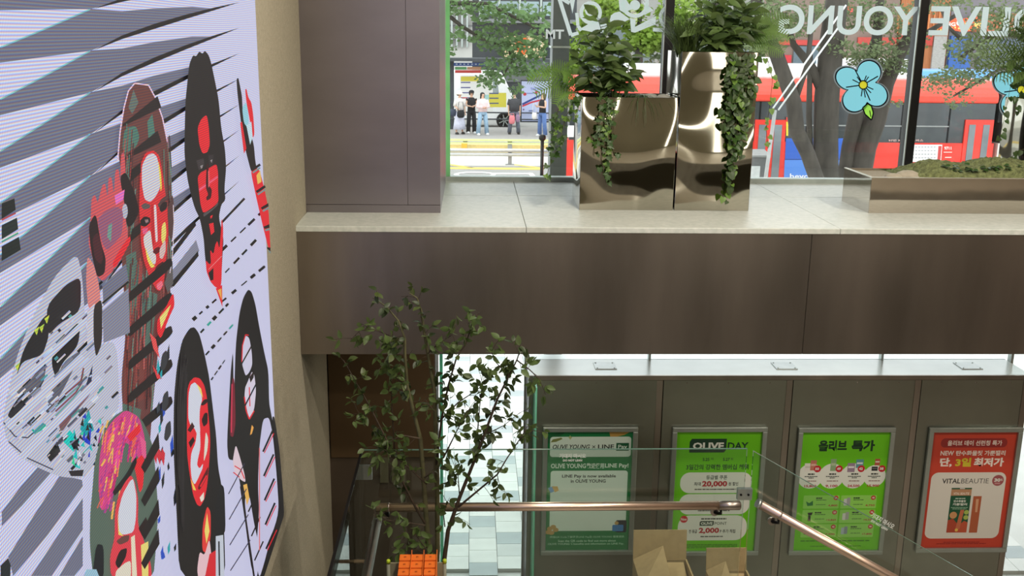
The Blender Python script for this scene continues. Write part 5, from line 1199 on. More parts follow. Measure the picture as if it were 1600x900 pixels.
# ---------------------------------------------------------------- buses
glass_bus = pmat('bus_window_glass', (66, 70, 72), .12, var=.15, scale=2)
tyre = pmat('tyre', (24, 24, 25), .8)
def bus(YN, pxl, pxr, label, body, roofc, mats, pods, win_top=2.47, win_bot=1.48, side=2.72, top=3.02, doors=(), split=True):
    X0, X1 = xat(pxl, 200, YN), xat(pxr, 200, YN); Wd = 2.45
    t = thing('city_bus', label, 'bus', ((X0+X1)/2, YN, ZRD))
    z0 = ZRD+.30
    # body shell with rounded shoulders: lower, window band, roof
    MB().box(X0, X1, YN+.004, YN+Wd, z0, win_bot).build('lower_body', body, t)
    MB().box(X0+.06, X1-.05, YN+.03, YN+Wd-.03, win_bot, win_top).build('window_band', glass_bus, t)
    prof = [(YN+.0, win_top), (YN-.01, side-.08), (YN+.03, side), (YN+.14, side+.14), (YN+.34, top), (YN+Wd-.34, top), (YN+Wd-.14, side+.14), (YN+Wd, side), (YN+Wd, win_top)]
    n = len(prof); xs = [X0+.25, X0+.02, X0, X1, X1-.0+.02, X1-.25]
    m = MB(); vs = []; inset = [(X0, .0), (X1, .0)]
    m.prism([Vector((X0, y, z)) for y, z in prof], (X1-X0, 0, 0)).build('roof', roofc, t, bevel=.05)
    for k, (a, b, h) in enumerate(pods):
        MB().box(X0+(X1-X0)*a, X0+(X1-X0)*b, YN+.45, YN+Wd-.45, top-.02, top+h).build('roof_unit', pmat('white_roof_unit', (236, 236, 234), .5), t, bevel=.06)
    for u in (.18, .80):
        cx_ = X0+(X1-X0)*u
        w_ = MB().lathe((cx_, YN-.01, ZRD+.48), [(.0, 0), (.28, 0), (.30, .03), (.48, .02), (.48, .28), (0, .28)], 20, 'y').build('wheel', tyre, t)
    for u in [i/9 for i in range(1, 9)]:
        box(X0+(X1-X0)*u-.02, X0+(X1-X0)*u+.02, YN+.022, YN+.035, win_bot, win_top).build('window_post', dark_metal, t)
    box(X0+.5, X1-1.2, YN+.02, YN+.03, win_bot+.40, win_bot+.43).build('window_rail', pmat('pale_rail2', (150, 152, 150), .5), t)
    return t, X0, X1
redm = pmat('bus_red', (236, 58, 44), .35, var=.04, scale=1.5)
red_roof = pmat('bus_red_roof', (240, 78, 60), .4, var=.05)
YN = 25.6
t, X0, X1 = bus(YN, 886, 1556, 'red city bus with a blue advert panel waiting behind the tree trunks', redm, red_roof, None, ((.12, .34, .30), (.42, .62, .34), (.70, .80, .2)))
def door(root, px0, px1, pyt, leaf=2):
    x0, x1 = xat(px0, 220, YN), xat(px1, 220, YN); zt_ = zat(px0, pyt, YN)
    dfr = box(x0, x1, YN-.02, YN+.03, ZRD+.35, zt_).build('door', redm, root)
    w = (x1-x0)/leaf
    for k in range(leaf):
        box(x0+w*k+.10, x0+w*(k+1)-.10, YN-.035, YN-.02, ZRD+.55, zt_-.12).build('door_glass', pmat('door_window', (120, 128, 132), .1, var=.25, scale=1.2), dfr)
door(t, 1505, 1549, 187); door(t, 1178, 1226, 187)
F = Flat(lambda u, v, L: at(u, v, YN-.002)+Vector((0, -.0015*L, 0)))
F.poly([(1228, 216), (1346, 216), (1330, 300), (1224, 300)], (48, 98, 196)); F.poly([(1226, 250), (1340, 250), (1330, 300), (1224, 300)], (84, 140, 224)); F.line([(1226, 249), (1340, 249)], .8, (30, 50, 100)); F.disc(1278, 250, 19, (224, 222, 232), 1.35, 26); F.disc(1272, 248, 12, (160, 150, 186), 1.5, 22); F.disc(1271, 247, 7, (60, 56, 90), 1.6, 18)
F.text(1234, 271, 1264, 282, 'heyo', (240, 242, 246), .02)
F.poly([(1411, 226), (1472, 226), (1470, 253), (1408, 253)], (244, 240, 238)); F.poly([(1412, 228), (1416, 228), (1414, 251), (1410, 251)], (206, 70, 66)); F.poly([(1466, 228), (1471, 228), (1469, 251), (1464, 251)], (206, 70, 66))
for i in range(9):
    for j in range(4): F.rect(1420+i*4.8, 229+j*5.6, 1423+i*4.8, 230.4+j*5.6, (170, 170, 172), True)
F.text(1475, 229, 1486, 234, '9711', (250, 236, 230), .03); F.rect(1474, 237, 1487, 238.4, (250, 210, 200)); F.rect(1476, 245, 1486, 246.6, (250, 210, 200)); F.text(1388, 217.5, 1442, 221, '97번 9711 광역버스', (250, 200, 190), .0)
F.rect(886, 196, 907, 214, (240, 238, 236)); F.poly([(900, 150), (907, 150), (907, 290), (898, 290)], (214, 216, 220)); F.disc(903, 264, 4, (170, 174, 180), 1.6, 14); F.rect(1228, 183, 1231, 212, (236, 214, 60)); F.rect(1228, 183, 1231, 190, (226, 60, 50))
F.build('livery_print', paintprint, t)
bluem = pmat('bus_blue', (92, 158, 222), .35, var=.05)
YN2 = 30.3
t2, a_, b_ = bus(YN2, 1060, 1590, 'light blue city bus in the lane beyond the red bus', bluem, bluem, None, ((.1, .3, .3), (.45, .7, .3)), side=2.80, top=3.12)
whitem = pmat('bus_white_wrap', (226, 222, 212), .35, var=.03)
t3, c_, d_ = bus(YN, 1563, 2100, 'white bus with beige wavy stripes at the right edge', whitem, pmat('bus_rose_roof', (206, 170, 164), .4), None, ((.2, .4, .3),))
box(c_-.03, c_+.25, YN+.1, YN+2.3, 2.0, 2.95).build('windscreen', glass_bus, t3)
F = Flat(lambda u, v, L: at(max(u, 1566), v, YN-.003)+Vector((0, -.0012*L, 0)))
F.poly([(1566, 165), (1680, 165), (1680, 300), (1566, 300)], (230, 226, 216))
for k in range(7):
    F.ring(1625, 290, 28+k*16, 21+k*16, (186, 168, 128) if k % 2 else (206, 196, 176), 1.05, 24, 185, 335)
F.build('livery_print', paintprint, t3)

# ---------------------------------------------------------------- bus shelter on the island
YSH = 43.4
zr_ = zat(740, 90, YSH)
t = thing('bus_shelter', 'dark-framed bus shelter with map panels on the island', 'bus shelter', (xat(790, 200, YSH), YSH, .10))
fr = pmat('shelter_frame', (70, 74, 78), .5, .4)
xs0, xs1 = xat(700, 120, YSH), xat(882, 120, YSH)
MB().box(xs0-.3, xs1, YSH-1.3, YSH+.1, zr_-.12, zr_).build('roof', fr, t)
for px in (706, 868): box(xat(px, 150, YSH)-.09, xat(px, 150, YSH)+.09, YSH-.05, YSH+.1, .10, zr_-.12).build('post', fr, t)
F = Flat(lambda u, v, L: at(u, v, YSH-.08)+Vector((0, -.003*L, 0)))
F.rect(709, 98, 778, 103, (48, 84, 156)); F.rect(711, 104.5, 729, 109, (96, 160, 96)); F.rect(730, 104.5, 752, 109, (206, 150, 110)); F.rect(711, 109.5, 752, 114, (206, 64, 56))
for i in range(8): F.rect(712+i*6, 99.4, 715+i*6, 101.2, (200, 214, 236), True)
F.poly([(719, 118), (770, 118), (770, 176), (719, 176)], (234, 232, 226)); F.rect(720, 119.5, 747.5, 127, (216, 202, 70)); F.rect(764, 145, 791, 167.5, (214, 202, 76)); F.rect(757, 148, 764, 158, (170, 210, 206))
for i, y in enumerate((128, 136, 144, 152, 160)): F.rect(720, y, 735, y+1.6, (80, 80, 140), True)
for i, y in enumerate((145, 152.5, 160.5)): F.rect(764.5, y, 779, y+1.8, (70, 84, 130), True)
F.rect(722, 152, 730, 153.4, (196, 60, 60))
F.build('map_panel', paintprint, t, label='printed route map panels')
MB().box(xat(813, 160, YSH), xat(858, 160, YSH), YSH-.06, YSH+.08, zat(830, 191, YSH), zat(830, 125, YSH)).build('advert_case', fr, t)
F = Flat(lambda u, v, L: at(u, v, YSH-.07)+Vector((0, -.003*L, 0)))
F.rect(815, 127, 857, 189, (196, 204, 236)); F.line([(816, 163), (828, 157), (838, 152), (850, 146)], 3, (44, 66, 140)); F.line([(816, 166), (830, 160), (846, 156)], 2.4, (206, 50, 70)); F.disc(820, 147, 2.6, (200, 60, 70)); F.disc(838, 144, 2, (200, 60, 90)); F.text(829, 137, 848, 141, 'TAX FREE', (110, 120, 190), .02); F.rect(823, 145, 834, 146.4, (140, 150, 200)); F.rect(826, 172, 833, 174, (120, 130, 170)); F.disc(818, 171, 1.4, (120, 100, 150))
F.build('advert_print', paintprint, t)
for z in (.55, .82): MB().tube([(xs0, YSH-.25, z), (xs1, YSH-.25, z)], .03, 6).build('lean_bar', fr, t)
# white car parked beyond the shelter
YV = 46.3
xv0, xv1 = xat(640, 190, YV), xat(812, 190, YV)
t = thing('white_van', 'white van waiting behind the bus shelter', 'van', ((xv0+xv1)/2, YV, ZRD))
Lc = xv1-xv0; P = [(0, .35), (0, 1.2), (.02, 2.2), (.05, 2.42), (.2, 2.5), (.78, 2.5), (.84, 2.4), (.93, 1.5), (.985, 1.25), (1, .9), (1, .35)]
MB().prism([Vector((xv0+Lc*u, YV, ZRD+z)) for u, z in P], (0, 1.8, 0)).build('body', pmat('car_white', (240, 240, 240), .3, var=.02), t, bevel=.04)
for a in ((.10, .34), (.64, .80)): MB().prism([Vector((xv0+Lc*u, YV-.01, ZRD+z)) for u, z in ((a[0], 1.5), (a[0]+.01, 2.2), (a[1]-.01, 2.2), (a[1]+.01, 1.5))], (0, .02, 0)).build('side_window', pmat('car_glass', (150, 160, 164), .1), t)
for u in (.14, .86):
    c = (xv0+Lc*u, YV-.04, ZRD+.36)
    w_ = MB().lathe(c, [(.0, .05), (.24, .03), (.26, 0), (.36, 0), (.36, .25), (0, .25)], 20, 'y').build('wheel', tyre, t)
    for k in range(7):
        an = 2*PI*k/7; d = Vector((math.cos(an), 0, math.sin(an)))
        MB().obox(Vector(c)+d*.14+Vector((0, -.01, 0)), d*.12, (0, .012, 0), d.cross(Vector((0, 1, 0)))*.022).build('spoke', alu, w_)
# sign box and lights at shelter left: another dark vehicle edge
# ---------------------------------------------------------------- people waiting at the shelter
skin_m = pmat('skin', (214, 172, 146), .6, var=.04)
def sk(name, verts, edges, radii, mat, parent, loc, sub=1):
    me = bpy.data.meshes.new(name); me.from_pydata([tuple(Vector(v)) for v in verts], edges, [])
    o = bpy.data.objects.new(name, me); COL.objects.link(o); me.materials.append(mat)
    o.parent = parent; OFF[o.name] = OFF[parent.name]
    m = o.modifiers.new('skin', 'SKIN'); m.use_smooth_shade = True
    if not me.skin_vertices: me.attributes.new('skin', 'FLOAT', 'POINT') if False else None
    return o, m
def ring_loft(mb, rings, n=12):
    """rings: (centre, rx, ry)"""
    base = len(mb.v)
    for c, rx, ry in rings:
        for j in range(n):
            a = 2*PI*j/n; mb.v.append(Vector(c)+Vector((rx*math.cos(a), ry*math.sin(a), 0)))
    for i in range(len(rings)-1):
        for j in range(n): q = (j+1) % n; mb.f.append((base+i*n+j, base+i*n+q, base+(i+1)*n+q, base+(i+1)*n+j)); mb.sm.append(True)
    mb.f.append(tuple(base+j for j in reversed(range(n)))); mb.sm.append(False); mb.f.append(tuple(base+(len(rings)-1)*n+j for j in range(n))); mb.sm.append(False)
def person(px, pyf, pyh, rz, label, top, bottom, hair, shoes, arms, skirt=False, hairlen=.0, hat=None, wide=1.0, stance=.10, sleeve=.55):
    Y = (CAM.z-.10)/(-ray(px, pyf).z/ray(px, pyf).y); foot = at(px, pyf, Y); foot.z = .10
    H = at(px, pyh, Y).z-.10; k = H/1.68
    t = thing('person', label, 'person', foot); t.rotation_euler = (0, 0, rz); t.scale = (k, k, k)
    OFF[t.name] = Vector((0, 0, 0))
    # one continuous body: head, neck, torso, arms, legs from a skinned skeleton
    V = [(0, 0, .94), (0, 0, 1.12), (0, .01, 1.32), (0, 0, 1.42), (0, -.005, 1.50), (0, -.015, 1.60), (0, -.01, 1.66)]
    Rr = [.13, .115, .125, .06, .05, .085, .06]
    E = [(0, 1), (1, 2), (2, 3), (3, 4), (4, 5), (5, 6)]
    for s_, (el, ha) in zip((-1, 1), arms):
        b = len(V); V += [(s_*.17, 0, 1.38), el, ha, (Vector(ha)+(Vector(ha)-Vector(el)).normalized()*.09)]; Rr += [.052, .04, .028, .02]; E += [(2, b), (b, b+1), (b+1, b+2), (b+2, b+3)]
        V[-1] = tuple(V[-1])
    for s_ in (-1, 1):
        b = len(V); V += [(s_*.09, 0, .86), (s_*(.09+stance*.3), -.01, .48), (s_*(.09+stance*.5), .02, .09), (s_*(.09+stance*.5), -.10, .03)]; Rr += [.085, .058, .04, .035]; E += [(0, b), (b, b+1), (b+1, b+2), (b+2, b+3)]
    me = bpy.data.meshes.new('body'); me.from_pydata(V, E, [])
    o = bpy.data.objects.new('body', me); COL.objects.link(o); me.materials.append(skin_m); o.parent = t; OFF[o.name] = Vector((0, 0, 0))
    bm = bmesh.new(); bm.from_mesh(me); lay = bm.verts.layers.skin.verify(); bm.verts.ensure_lookup_table()
    for i, v in enumerate(bm.verts): v[lay].radius = (Rr[i], Rr[i]*.85); v[lay].use_root = (i == 0)
    bm.to_mesh(me); bm.free()
    m = o.modifiers.new('skin', 'SKIN'); m.use_smooth_shade = True; sb = o.modifiers.new('sub', 'SUBSURF'); sb.levels = 1; sb.render_levels = 1
    # fingers
    mb = MB()
    for (el, ha) in arms:
        ha = Vector(ha); d = (ha-Vector(el)).normalized(); sd = d.cross(Vector((0, 1, 0))).normalized()
        for f in range(5):
            s0 = ha+d*.07+sd*(.012*(f-2)); ln = (.045, .07, .078, .07, .055)[f]; dd = (d+sd*(.7 if f == 0 else .08*(f-2))).normalized()
            mb.tube([s0, s0+dd*ln*.55, s0+(dd+Vector((0, -.35, 0))).normalized()*ln], [.009, .0085, .007], 5)
    mb.build('fingers', skin_m, t)
    # face
    mb = MB(); mb.lathe((0, -.098, 1.575), [(.0, -.02), (.012, -.01), (.014, .01), (.0, .03)], 6)
    mb.build('nose', skin_m, t)
    mb = MB(); mb.box(-.045, -.02, -.093, -.088, 1.598, 1.606).box(.02, .045, -.093, -.088, 1.598, 1.606); mb.build('eyes', dark_metal, t)
    box(-.022, .022, -.090, -.084, 1.538, 1.546).build('mouth', pmat('lip', (176, 92, 88), .5), t)
    # shirt
    mb = MB(); w = wide
    ring_loft(mb, [((0, 0, .93), .165*w, .115*w), ((0, 0, 1.1), .155*w, .11*w), ((0, 0, 1.28), .185*w, .125*w), ((0, 0, 1.38), .175*w, .10), ((0, 0, 1.45), .075, .065)])
    for s_, (el, ha) in zip((-1, 1), arms):
        a = Vector((s_*.15, 0, 1.39)); e_ = Vector(el); h_ = Vector(ha)
        P = [a, a.lerp(e_, sleeve/.55 if sleeve < .55 else 1.0)] if sleeve <= .55 else [a, e_, e_.lerp(h_, .92)]
        if sleeve > .05: mb.tube(P, [.075*w]+[.062*w]*(len(P)-1) if sleeve <= .55 else [.075*w, .066*w, .05*w], 8)
    mb.build('shirt', top, t)
    mb = MB()
    if skirt: ring_loft(mb, [((0, 0, .20), .27, .22), ((0, 0, .45), .235, .19), ((0, 0, .75), .185, .145), ((0, 0, .98), .15, .11)], 16); mb.build('skirt', bottom, t)
    else:
        ring_loft(mb, [((0, 0, .80), .165, .115), ((0, 0, .90), .165, .115), ((0, 0, 1.0), .15, .108)])
        for s_ in (-1, 1): mb.tube([(s_*.085, 0, .88), (s_*(.09+stance*.3), -.01, .48), (s_*(.09+stance*.5), .02, .06)], [.098, .083, .088], 10)
        mb.build('trousers', bottom, t)
    for s_ in (-1, 1):
        x = s_*(.09+stance*.5); MB().lathe((x, -.05, .0), [(.055, 0), (.062, .03), (.05, .07), (.02, .09)], 10, sy=2.0).build('shoe', shoes, t)
    mb = MB(); mb.lathe((0, .036, 1.56), [(.0, -.03), (.085, -.02), (.100, .03), (.098, .07), (.075, .115), (.03, .138), (0, .142)], 12)
    if hairlen:
        ring_loft(mb, [((0, .065, 1.6-hairlen), .075, .03), ((0, .055, 1.5), .10, .06), ((0, .03, 1.6), .10, .08)], 10)
    mb.build('hair', hair, t)
    if hat:
        mb = MB(); mb.lathe((0, -.005, 1.635), [(.112, -.0), (.112, .015), (.10, .07), (.05, .105), (0, .108)], 14)
        if hat[1] == 'bucket': mb.lathe((0, -.005, 1.615), [(.17, -.02), (.115, .03)], 14)
        else: mb.box(-.07, .07, -.20, -.09, 1.635, 1.648)
        mb.build('hat', hat[0], t)
    return t, foot, k, Y
blk = pmat('black_cloth', (34, 34, 37), .85, var=.1); chr_ = pmat('charcoal_cloth', (66, 66, 70), .85, var=.12); wht = pmat('white_cloth', (226, 220, 214), .85); pnk = pmat('pink_cloth', (238, 208, 208), .85); lav = pmat('lavender_cloth', (206, 206, 222), .85); jean = pmat('pale_denim', (150, 178, 200), .85, var=.1); jean_b = pmat('blue_denim', (88, 116, 168), .85, var=.1); jean_g = pmat('grey_denim', (106, 112, 124), .85, var=.12); hair_b = pmat('black_hair', (26, 23, 22), .6); hair_br = pmat('brown_hair', (90, 70, 54), .6); wsh = pmat('white_shoe', (230, 230, 228), .7); bsh = pmat('black_shoe', (30, 28, 28), .7)
hang = (((-.24, .01, 1.12), (-.23, -.05, .88)), ((.24, .01, 1.12), (.23, -.05, .88)))
front = (((-.23, -.02, 1.13), (-.06, -.22, 1.10)), ((.23, -.02, 1.13), (.06, -.22, 1.12)))
_, f1, k1, Y1 = person(718, 209.5, 144, .5, 'person in a cream hat, white top and long pale skirt at the bus stop', wht, lav, hair_br, bsh, (((-.23, -.02, 1.13), (-.14, -.2, 1.0)), hang[1]), True, 0, (pmat('cream_hat', (232, 224, 206), .9), 'bucket'), 1.1)
_, f2, k2, Y2 = person(736.5, 208.5, 143, .2, 'person in a black cap and all-black clothes looking at a phone', blk, blk, hair_b, wsh, front, False, .0, (blk, 'cap'), 1.0, .08, .15)
_, f3, k3, Y3 = person(754, 211, 145, .35, 'person with long dark hair in a pale pink shirt and light jeans', pnk, jean, hair_b, wsh, front, False, .30, None, 1.2, .2, .9)
_, f4, k4, Y4 = person(803, 209.5, 144.5, .05, 'person in a baggy charcoal T-shirt and grey jeans holding a pink bag', chr_, jean_g, hair_b, bsh, hang, False, 0, None, 1.35, .2, .45)
_, f5, k5, Y5 = person(847, 213, 146, -.9, 'person with brown hair in a black tank top and wide blue jeans', blk, jean_b, hair_br, wsh, (((-.22, -.05, 1.14), (-.1, -.26, 1.2)), ((.22, -.05, 1.14), (.12, -.28, 1.18))), False, .22, None, 1.0, .16, .0)
def bag(px, py, Y, w, h, mat, label, strap=.25):
    c = at(px, py, Y); t = thing('handbag', label, 'bag', c)
    MB().lathe(c, [(w*.3, -h/2), (w*.5, -h*.3), (w*.5, h*.2), (w*.35, h/2)], 12, sy=.5).build('pouch', mat, t)
    MB().tube([c+Vector((-w*.4, 0, h*.4)), c+Vector((-w*.25, 0, h*.4+strap)), c+Vector((w*.25, 0, h*.4+strap)), c+Vector((w*.4, 0, h*.4))], .012, 6).build('strap', mat, t)
bag(720, 178, Y1-.28, .30, .30, blk, 'round black shoulder bag on the person in the cream hat', .35); bag(707.5, 176, Y1-.05, .34, .28, pmat('navy_bag', (58, 66, 84), .7), 'dark navy bag hanging behind the person in the cream hat', .3)
bag(800, 187, Y4-.22, .24, .34, pmat('pink_bag', (226, 130, 136), .7), 'pink bag held by the person in charcoal', .1); bag(809, 185, Y4-.2, .16, .3, pmat('mauve_bag', (150, 124, 150), .7), 'mauve pouch held beside the pink bag', .1); bag(835, 181, Y5-.12, .2, .26, wht, 'white shoulder bag on the person in blue jeans', .4)

# ---------------------------------------------------------------- buildings across the street
YX = 62.0
def bld(name, label, px0, px1, mat, dep=8, z1=14):
    x0, x1 = xat(px0, 60, YX), xat(px1, 60, YX); t = thing(name, label, 'building', ((x0+x1)/2, YX, .05))
    box(x0, x1, YX, YX+dep, .05, z1).build('wall', mat, t); return t, x0, x1
conc = pmat('pale_concrete', (192, 190, 186), .8, var=.06, scale=.6); dglass = pmat('dark_shopfront', (58, 62, 66), .2, var=.2, scale=.4); awn = pmat('grey_awning', (120, 122, 124), .6)
t, x0, x1 = bld('office_building', 'pale concrete office building with steel fins behind the bus shelter', 560, 738, conc)
for i in range(6): box(xat(690+i*8, 30, YX)-.05, xat(690+i*8, 30, YX)+.05, YX-.3, YX, 3.2, 9).build('facade_fin', alu, t)
for py in (18, 40, 62): box(x0, x1, YX-.06, YX, zat(700, py, YX)-.05, zat(700, py, YX)+.05).build('joint_strip', pmat('joint', (150, 150, 150), .7), t)
box(xat(694, 50, YX), xat(703, 50, YX), YX-.1, YX-.02, zat(700, 62, YX), zat(700, 48, YX)).build('wall_sign', pmat('blue_sign', (120, 150, 190), .5), t)
t, x0, x1 = bld('shop_building', 'dark glazed shop building with an orange sign behind the shelter', 738, 900, dglass)
box(x0, x1, YX-.9, YX, zat(800, 36, YX), zat(800, 30, YX)).build('canopy', awn, t)
for px in (750, 780, 812, 845, 880): box(xat(px, 20, YX)-.06, xat(px, 20, YX)+.06, YX-.15, YX, zat(800, 30, YX), 10).build('mullion', alu, t)
for px in (765, 796, 828, 862): box(xat(px-14, 10, YX), xat(px+14, 10, YX), YX-.04, YX-.01, zat(800, 24, YX), zat(800, 2, YX)).build('glass_panel', pmat('pale_glazing', (150, 168, 172), .15, var=.2, scale=.5), t)
F = Flat(lambda u, v, L: at(u, v, YX-.1)+Vector((0, -.004*L, 0)))
F.rect(788, 56, 852, 90, (214, 190, 150)); F.poly([(806, 58), (820, 54), (828, 64), (824, 84), (812, 88), (805, 74)], (240, 104, 40)); F.rect(790, 92, 858, 128, (96, 98, 100)); F.rect(830, 62, 846, 72, (236, 226, 210))
F.build('sign_print', paintprint, t)
t, x0, x1 = bld('corner_building', 'grey building with shop windows behind the planters', 900, 1190, pmat('grey_render', (150, 148, 144), .8, var=.08, scale=.4))
for i in range(7): box(xat(912+i*40, 60, YX), xat(942+i*40, 60, YX), YX-.05, YX-.01, zat(1000, 130, YX), zat(1000, 40, YX)).build('shop_window', pmat('shop_window', (110, 118, 120), .15, var=.3, scale=.6), t)
t, x0, x1 = bld('brick_shop', 'red-fronted shop behind the flower sticker', 1190, 1401, pmat('dim_brick', (136, 116, 106), .8, var=.15, scale=.8))
for a, b, c, d, co in ((1215, 62, 1280, 70, (196, 66, 60)), (1225, 86, 1236, 98, (204, 50, 60)), (1318, 8, 1332, 22, (226, 90, 84)), (1240, 72, 1300, 100, (96, 110, 120)), (1340, 58, 1400, 70, (188, 70, 60))):
    box(xat(a, b, YX), xat(c, b, YX), YX-.12, YX-.01, zat(a, d, YX), zat(a, b, YX)).build('shop_sign', pmat('sign_%d' % a, co, .5), t)
t, x0, x1 = bld('wooden_shop', 'shop with orange timber front, red shutter and brick pier', 1403, 1481, pmat('timber_front', (172, 106, 66), .7, var=.2, scale=2, stretch=(6, 6, .4)))
for i in range(10): box(xat(1404+i*8, 20, YX)-.04, xat(1404+i*8, 20, YX)+.04, YX-.1, YX, zat(1440, 52, YX), zat(1440, 14, YX)).build('timber_batten', pmat('batten', (206, 130, 80), .7), t)
box(xat(1403, 60, YX), xat(1456, 60, YX), YX-.15, YX, zat(1440, 71, YX), zat(1440, 54, YX)).build('shutter', pmat('red_shutter', (184, 60, 50), .6), t)
box(xat(1406, 80, YX), xat(1440, 80, YX), YX-.1, YX, .05, zat(1440, 71, YX)).build('doorway', dglass, t); box(xat(1456, 80, YX), xat(1476, 80, YX), YX-.15, YX, .05, zat(1440, 56, YX)).build('brick_pier', pmat('grey_brick', (168, 164, 160), .8, var=.15, scale=6, stretch=(1, 1, 3)), t)
box(xat(1423, 80, YX), xat(1426, 80, YX), YX-.18, YX-.1, .05, zat(1440, 66, YX)).build('red_post', pmat('red_post', (210, 50, 44), .5), t)
F = Flat(lambda u, v, L: at(u, v, YX-.25)+Vector((0, -.01*L, 0)))
F.poly([(1462, 44), (1464, 36), (1484, 32), (1490, 27), (1500, 30), (1520, 26), (1540, 30), (1540, 46), (1504, 50), (1480, 46)], (226, 92, 44)); F.text(1468, 35, 1493, 41, 'KING', (246, 240, 230), .03); F.disc(1498, 36, 4, (244, 236, 220)); F.text(1505, 34, 1535, 42, '우동', (246, 220, 120), .03)
for i in range(14): F.disc(1464+i*5.6, 45+2*math.sin(i), 1.5, (255, 206, 110), 1, 8, keep=True)
F.build('shop_sign', paintprint, None, at(1500, 46, YX-.25), label='orange shop sign edged with light bulbs behind the word OLIVE', cat='sign')
t, x0, x1 = bld('blue_shop', 'blue-fronted shop with a pink sign at far right', 1482, 1720, pmat('slate_front', (122, 116, 122), .7, var=.1, scale=.6))
for a, b, c, d, co in ((1484, 56, 1518, 120, (52, 96, 170)), (1487, 62, 1514, 118, (150, 164, 206)), (1505, 60, 1515, 118, (52, 66, 190)), (1485, 104, 1506, 111, (228, 60, 120)), (1488, 68, 1495, 73, (70, 190, 210)), (1520, 20, 1600, 50, (176, 100, 66)), (1530, 60, 1640, 110, (90, 100, 120))):
    F = None; k_ = .06+.02*(a % 5); box(xat(a, b, YX), xat(c, b, YX), YX-k_-.12, YX-.01, zat(a, d, YX), zat(a, b, YX)).build('shop_panel', pmat('panel_%d_%d' % (a, b), co, .4), t)
# ---------------------------------------------------------------- street trees
tb = pmat('street_bark', (66, 61, 55), .9, var=.25, scale=7, bump=.6, bscale=14, stretch=(1, 1, .3))
fol_a = pmat('street_foliage', (116, 130, 92), .6, var=.35, scale=1.2, trans=.4); fol_b = pmat('yellow_green_foliage', (140, 166, 70), .6, var=.3, scale=1.2, trans=.45); fol_c = pmat('left_tree_foliage', (92, 120, 72), .55, var=.35, scale=2, trans=.35)  # second colour is the leaves' own yellow-green
def foliage(mb, c, rx, ry, rz_, n, s0, flat=.3):
    for i in range(n):
        while True:
            v = rvec()
            if v.length < 1: break
        p = Vector(c)+Vector((v.x*rx, v.y*ry, v.z*rz_)); d = rvec().normalized(); e_ = d.cross(rvec()).normalized(); s = s0*R.uniform(.6, 1.2)
        d.z *= .7
        mb.add([p, p+d*s*.5+e_*s*.28, p+d*s, p+d*s*.5-e_*s*.28], [(0, 1, 2, 3)])
def street_tree(label, Y, trunks, blobs, fol, ls, name='street_tree', dens=1.7):
    x, y, _ = trunks[0][0]; b = at(x, y, Y); b.z = -.03
    t = thing(name, label, 'tree', b)
    for tr_ in trunks:
        P = [at(px, py, Y+.0) for px, py, w in tr_]; rr_ = [w*.5/FPX*Y for px, py, w in tr_]
        if tr_[0][1] > 270: P = [Vector((P[0].x, P[0].y, -.03))]+P; rr_ = [rr_[0]*1.1]+rr_
        MB().tube(P, rr_, 10).build('trunk' if tr_[0][1] > 270 else 'branch', tb, t)
    mb = MB()
    for px, py, dy, rpx, rpy, n in blobs:
        k = Y/FPX; foliage(mb, at(px, py, Y+dy), rpx*k, max(.5, rpx*k*.6), rpy*k, int(n*dens), ls)
    mb.build('foliage', fol, t, kind='stuff')
    return t
street_tree('slim leaning street tree in front of the blue advert on the bus', 20.5, [[(1278, 285, 24), (1262, 240, 23), (1245, 205, 24), (1240, 160, 24), (1215, 90, 22), (1190, 30, 18), (1175, -20, 14)], [(1240, 165, 10), (1262, 100, 8), (1270, 20, 7)]], [(1200, 15, 0, 40, 24, 260), (1240, 45, .3, 30, 18, 120), (1180, 60, 0, 30, 22, 160)], fol_a, .11)
street_tree('thick straight street tree trunk behind the flower sticker', 21.0, [[(1290, 285, 40), (1290, 220, 38), (1292, 150, 38), (1300, 60, 36), (1310, -20, 32)], [(1290, 150, 20), (1265, 100, 14), (1240, 70, 10), (1225, 20, 8)], [(1268, 285, 8), (1264, 180, 9), (1266, 80, 8)]], [(1310, 75, 0, 28, 16, 160), (1260, 20, 0, 34, 18, 160), (1345, 30, .5, 34, 24, 160)], fol_a, .11)
street_tree('forked street tree leaning right behind the flower sticker', 21.5, [[(1318, 285, 22), (1326, 230, 22), (1338, 180, 24), (1352, 120, 22), (1370, 60, 16), (1376, -10, 12)], [(1340, 285, 38), (1350, 230, 38), (1368, 185, 34), (1385, 130, 24), (1410, 75, 18), (1435, 30, 14), (1455, -10, 10)], [(1410, 75, 10), (1450, 50, 8), (1500, 20, 6)]], [(1370, 88, -.3, 38, 24, 420), (1400, 30, 0, 40, 26, 260), (1345, 95, 0, 20, 16, 160), (1395, 105, 0, 30, 14, 160), (1470, 5, 0, 50, 16, 260), (1390, 160, -.3, 16, 7, 30), (1330, 10, 0, 60, 26, 300), (1420, 60, 0, 30, 26, 160)], fol_a, .10)
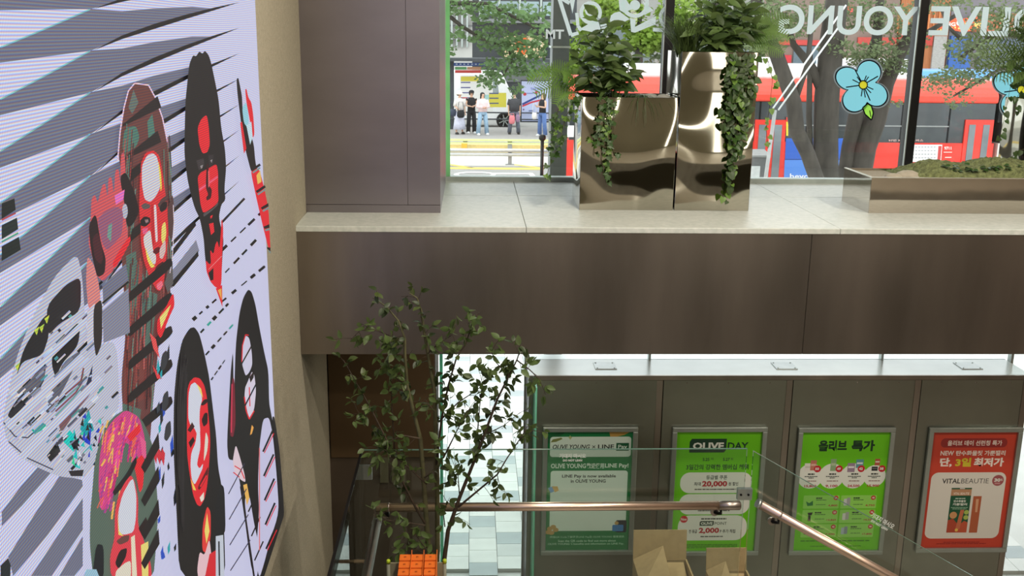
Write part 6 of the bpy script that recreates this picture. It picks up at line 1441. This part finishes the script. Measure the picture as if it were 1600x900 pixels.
street_tree('leafy street tree reaching in over the light blue bus at right', 19.5, [[(1650, 285, 40), (1645, 150, 36), (1630, 40, 30), (1620, -20, 28)], [(1632, 60, 16), (1560, 50, 8), (1500, 90, 5)], [(1640, 100, 14), (1560, 110, 6), (1490, 150, 3)], [(1500, 60, 6), (1480, 40, 5), (1470, 10, 4)]], [(1560, 30, 0, 50, 30, 420), (1520, 75, 0, 42, 26, 360), (1500, 120, 0, 45, 16, 240), (1560, 95, .4, 40, 28, 320), (1495, 155, 0, 20, 16, 60), (1460, 130, 0, 24, 14, 90)], fol_a, .10)
# left: tree whose canopy hangs over the island
street_tree('leafy street tree with drooping branches in front of the bus shelter', 17.0, [[(560, 285, 60), (580, 100, 50), (620, -20, 40)], [(605, 10, 14), (690, 15, 8), (720, 40, 6), (760, 65, 5), (800, 75, 4)], [(700, 5, 8), (760, 5, 6), (830, 40, 4), (860, 70, 3)], [(790, 60, 4), (800, 95, 4), (785, 120, 3)]],
            [(720, 12, 0, 40, 14, 200), (790, 20, 0, 55, 18, 320), (770, 60, 0, 40, 20, 260), (820, 75, 0, 42, 22, 330), (790, 105, 0, 36, 18, 240), (765, 125, 0, 20, 12, 90), (715, 55, 0, 14, 9, 50), (700, 75, 0, 12, 12, 40), (850, 40, 0, 24, 30, 180), (805, 138, 0, 10, 14, 40), (835, 110, 0, 28, 14, 120)], fol_c, .12, dens=.95)
street_tree('pale yellow-green tree beyond the low planter', 45.5, [[(1000, 285, 14), (998, 60, 12), (996, -20, 10)]], [(960, 20, 0, 50, 26, 700), (1010, 62, 0, 34, 20, 420), (930, 40, 0, 26, 18, 260), (905, 90, 0, 30, 40, 300), (1060, 20, 0, 40, 24, 300)], fol_b, .34)
street_tree('grey-green tree far behind the tall planter', 47.0, [[(1120, 285, 14), (1118, 60, 12), (1116, -20, 10)]], [(1130, 40, 0, 60, 50, 700), (1050, 70, 0, 40, 50, 420), (1195, 60, 0, 30, 50, 260)], fol_a, .34)
# pair of thin pale slanting bars by the trees
t = thing('slant_bars', 'pair of slanting white bars beside the street trees', 'guy wire', at(1206, 172, 16.0))
for a, b in (((1206, 172), (1322, 8)), ((1216, 172), (1312, 40))):
    MB().tube([at(a[0], a[1], 16.0), at(b[0], b[1], 16.0)], .014, 6).build('slant_bar', pmat('pale_bar', (216, 220, 220), .5), t)
p = at(1211, 172, 16.0); MB().tube([Vector((p.x-.2, p.y, -.03)), p], .03, 6).build('lower_rod', galv_d, t)
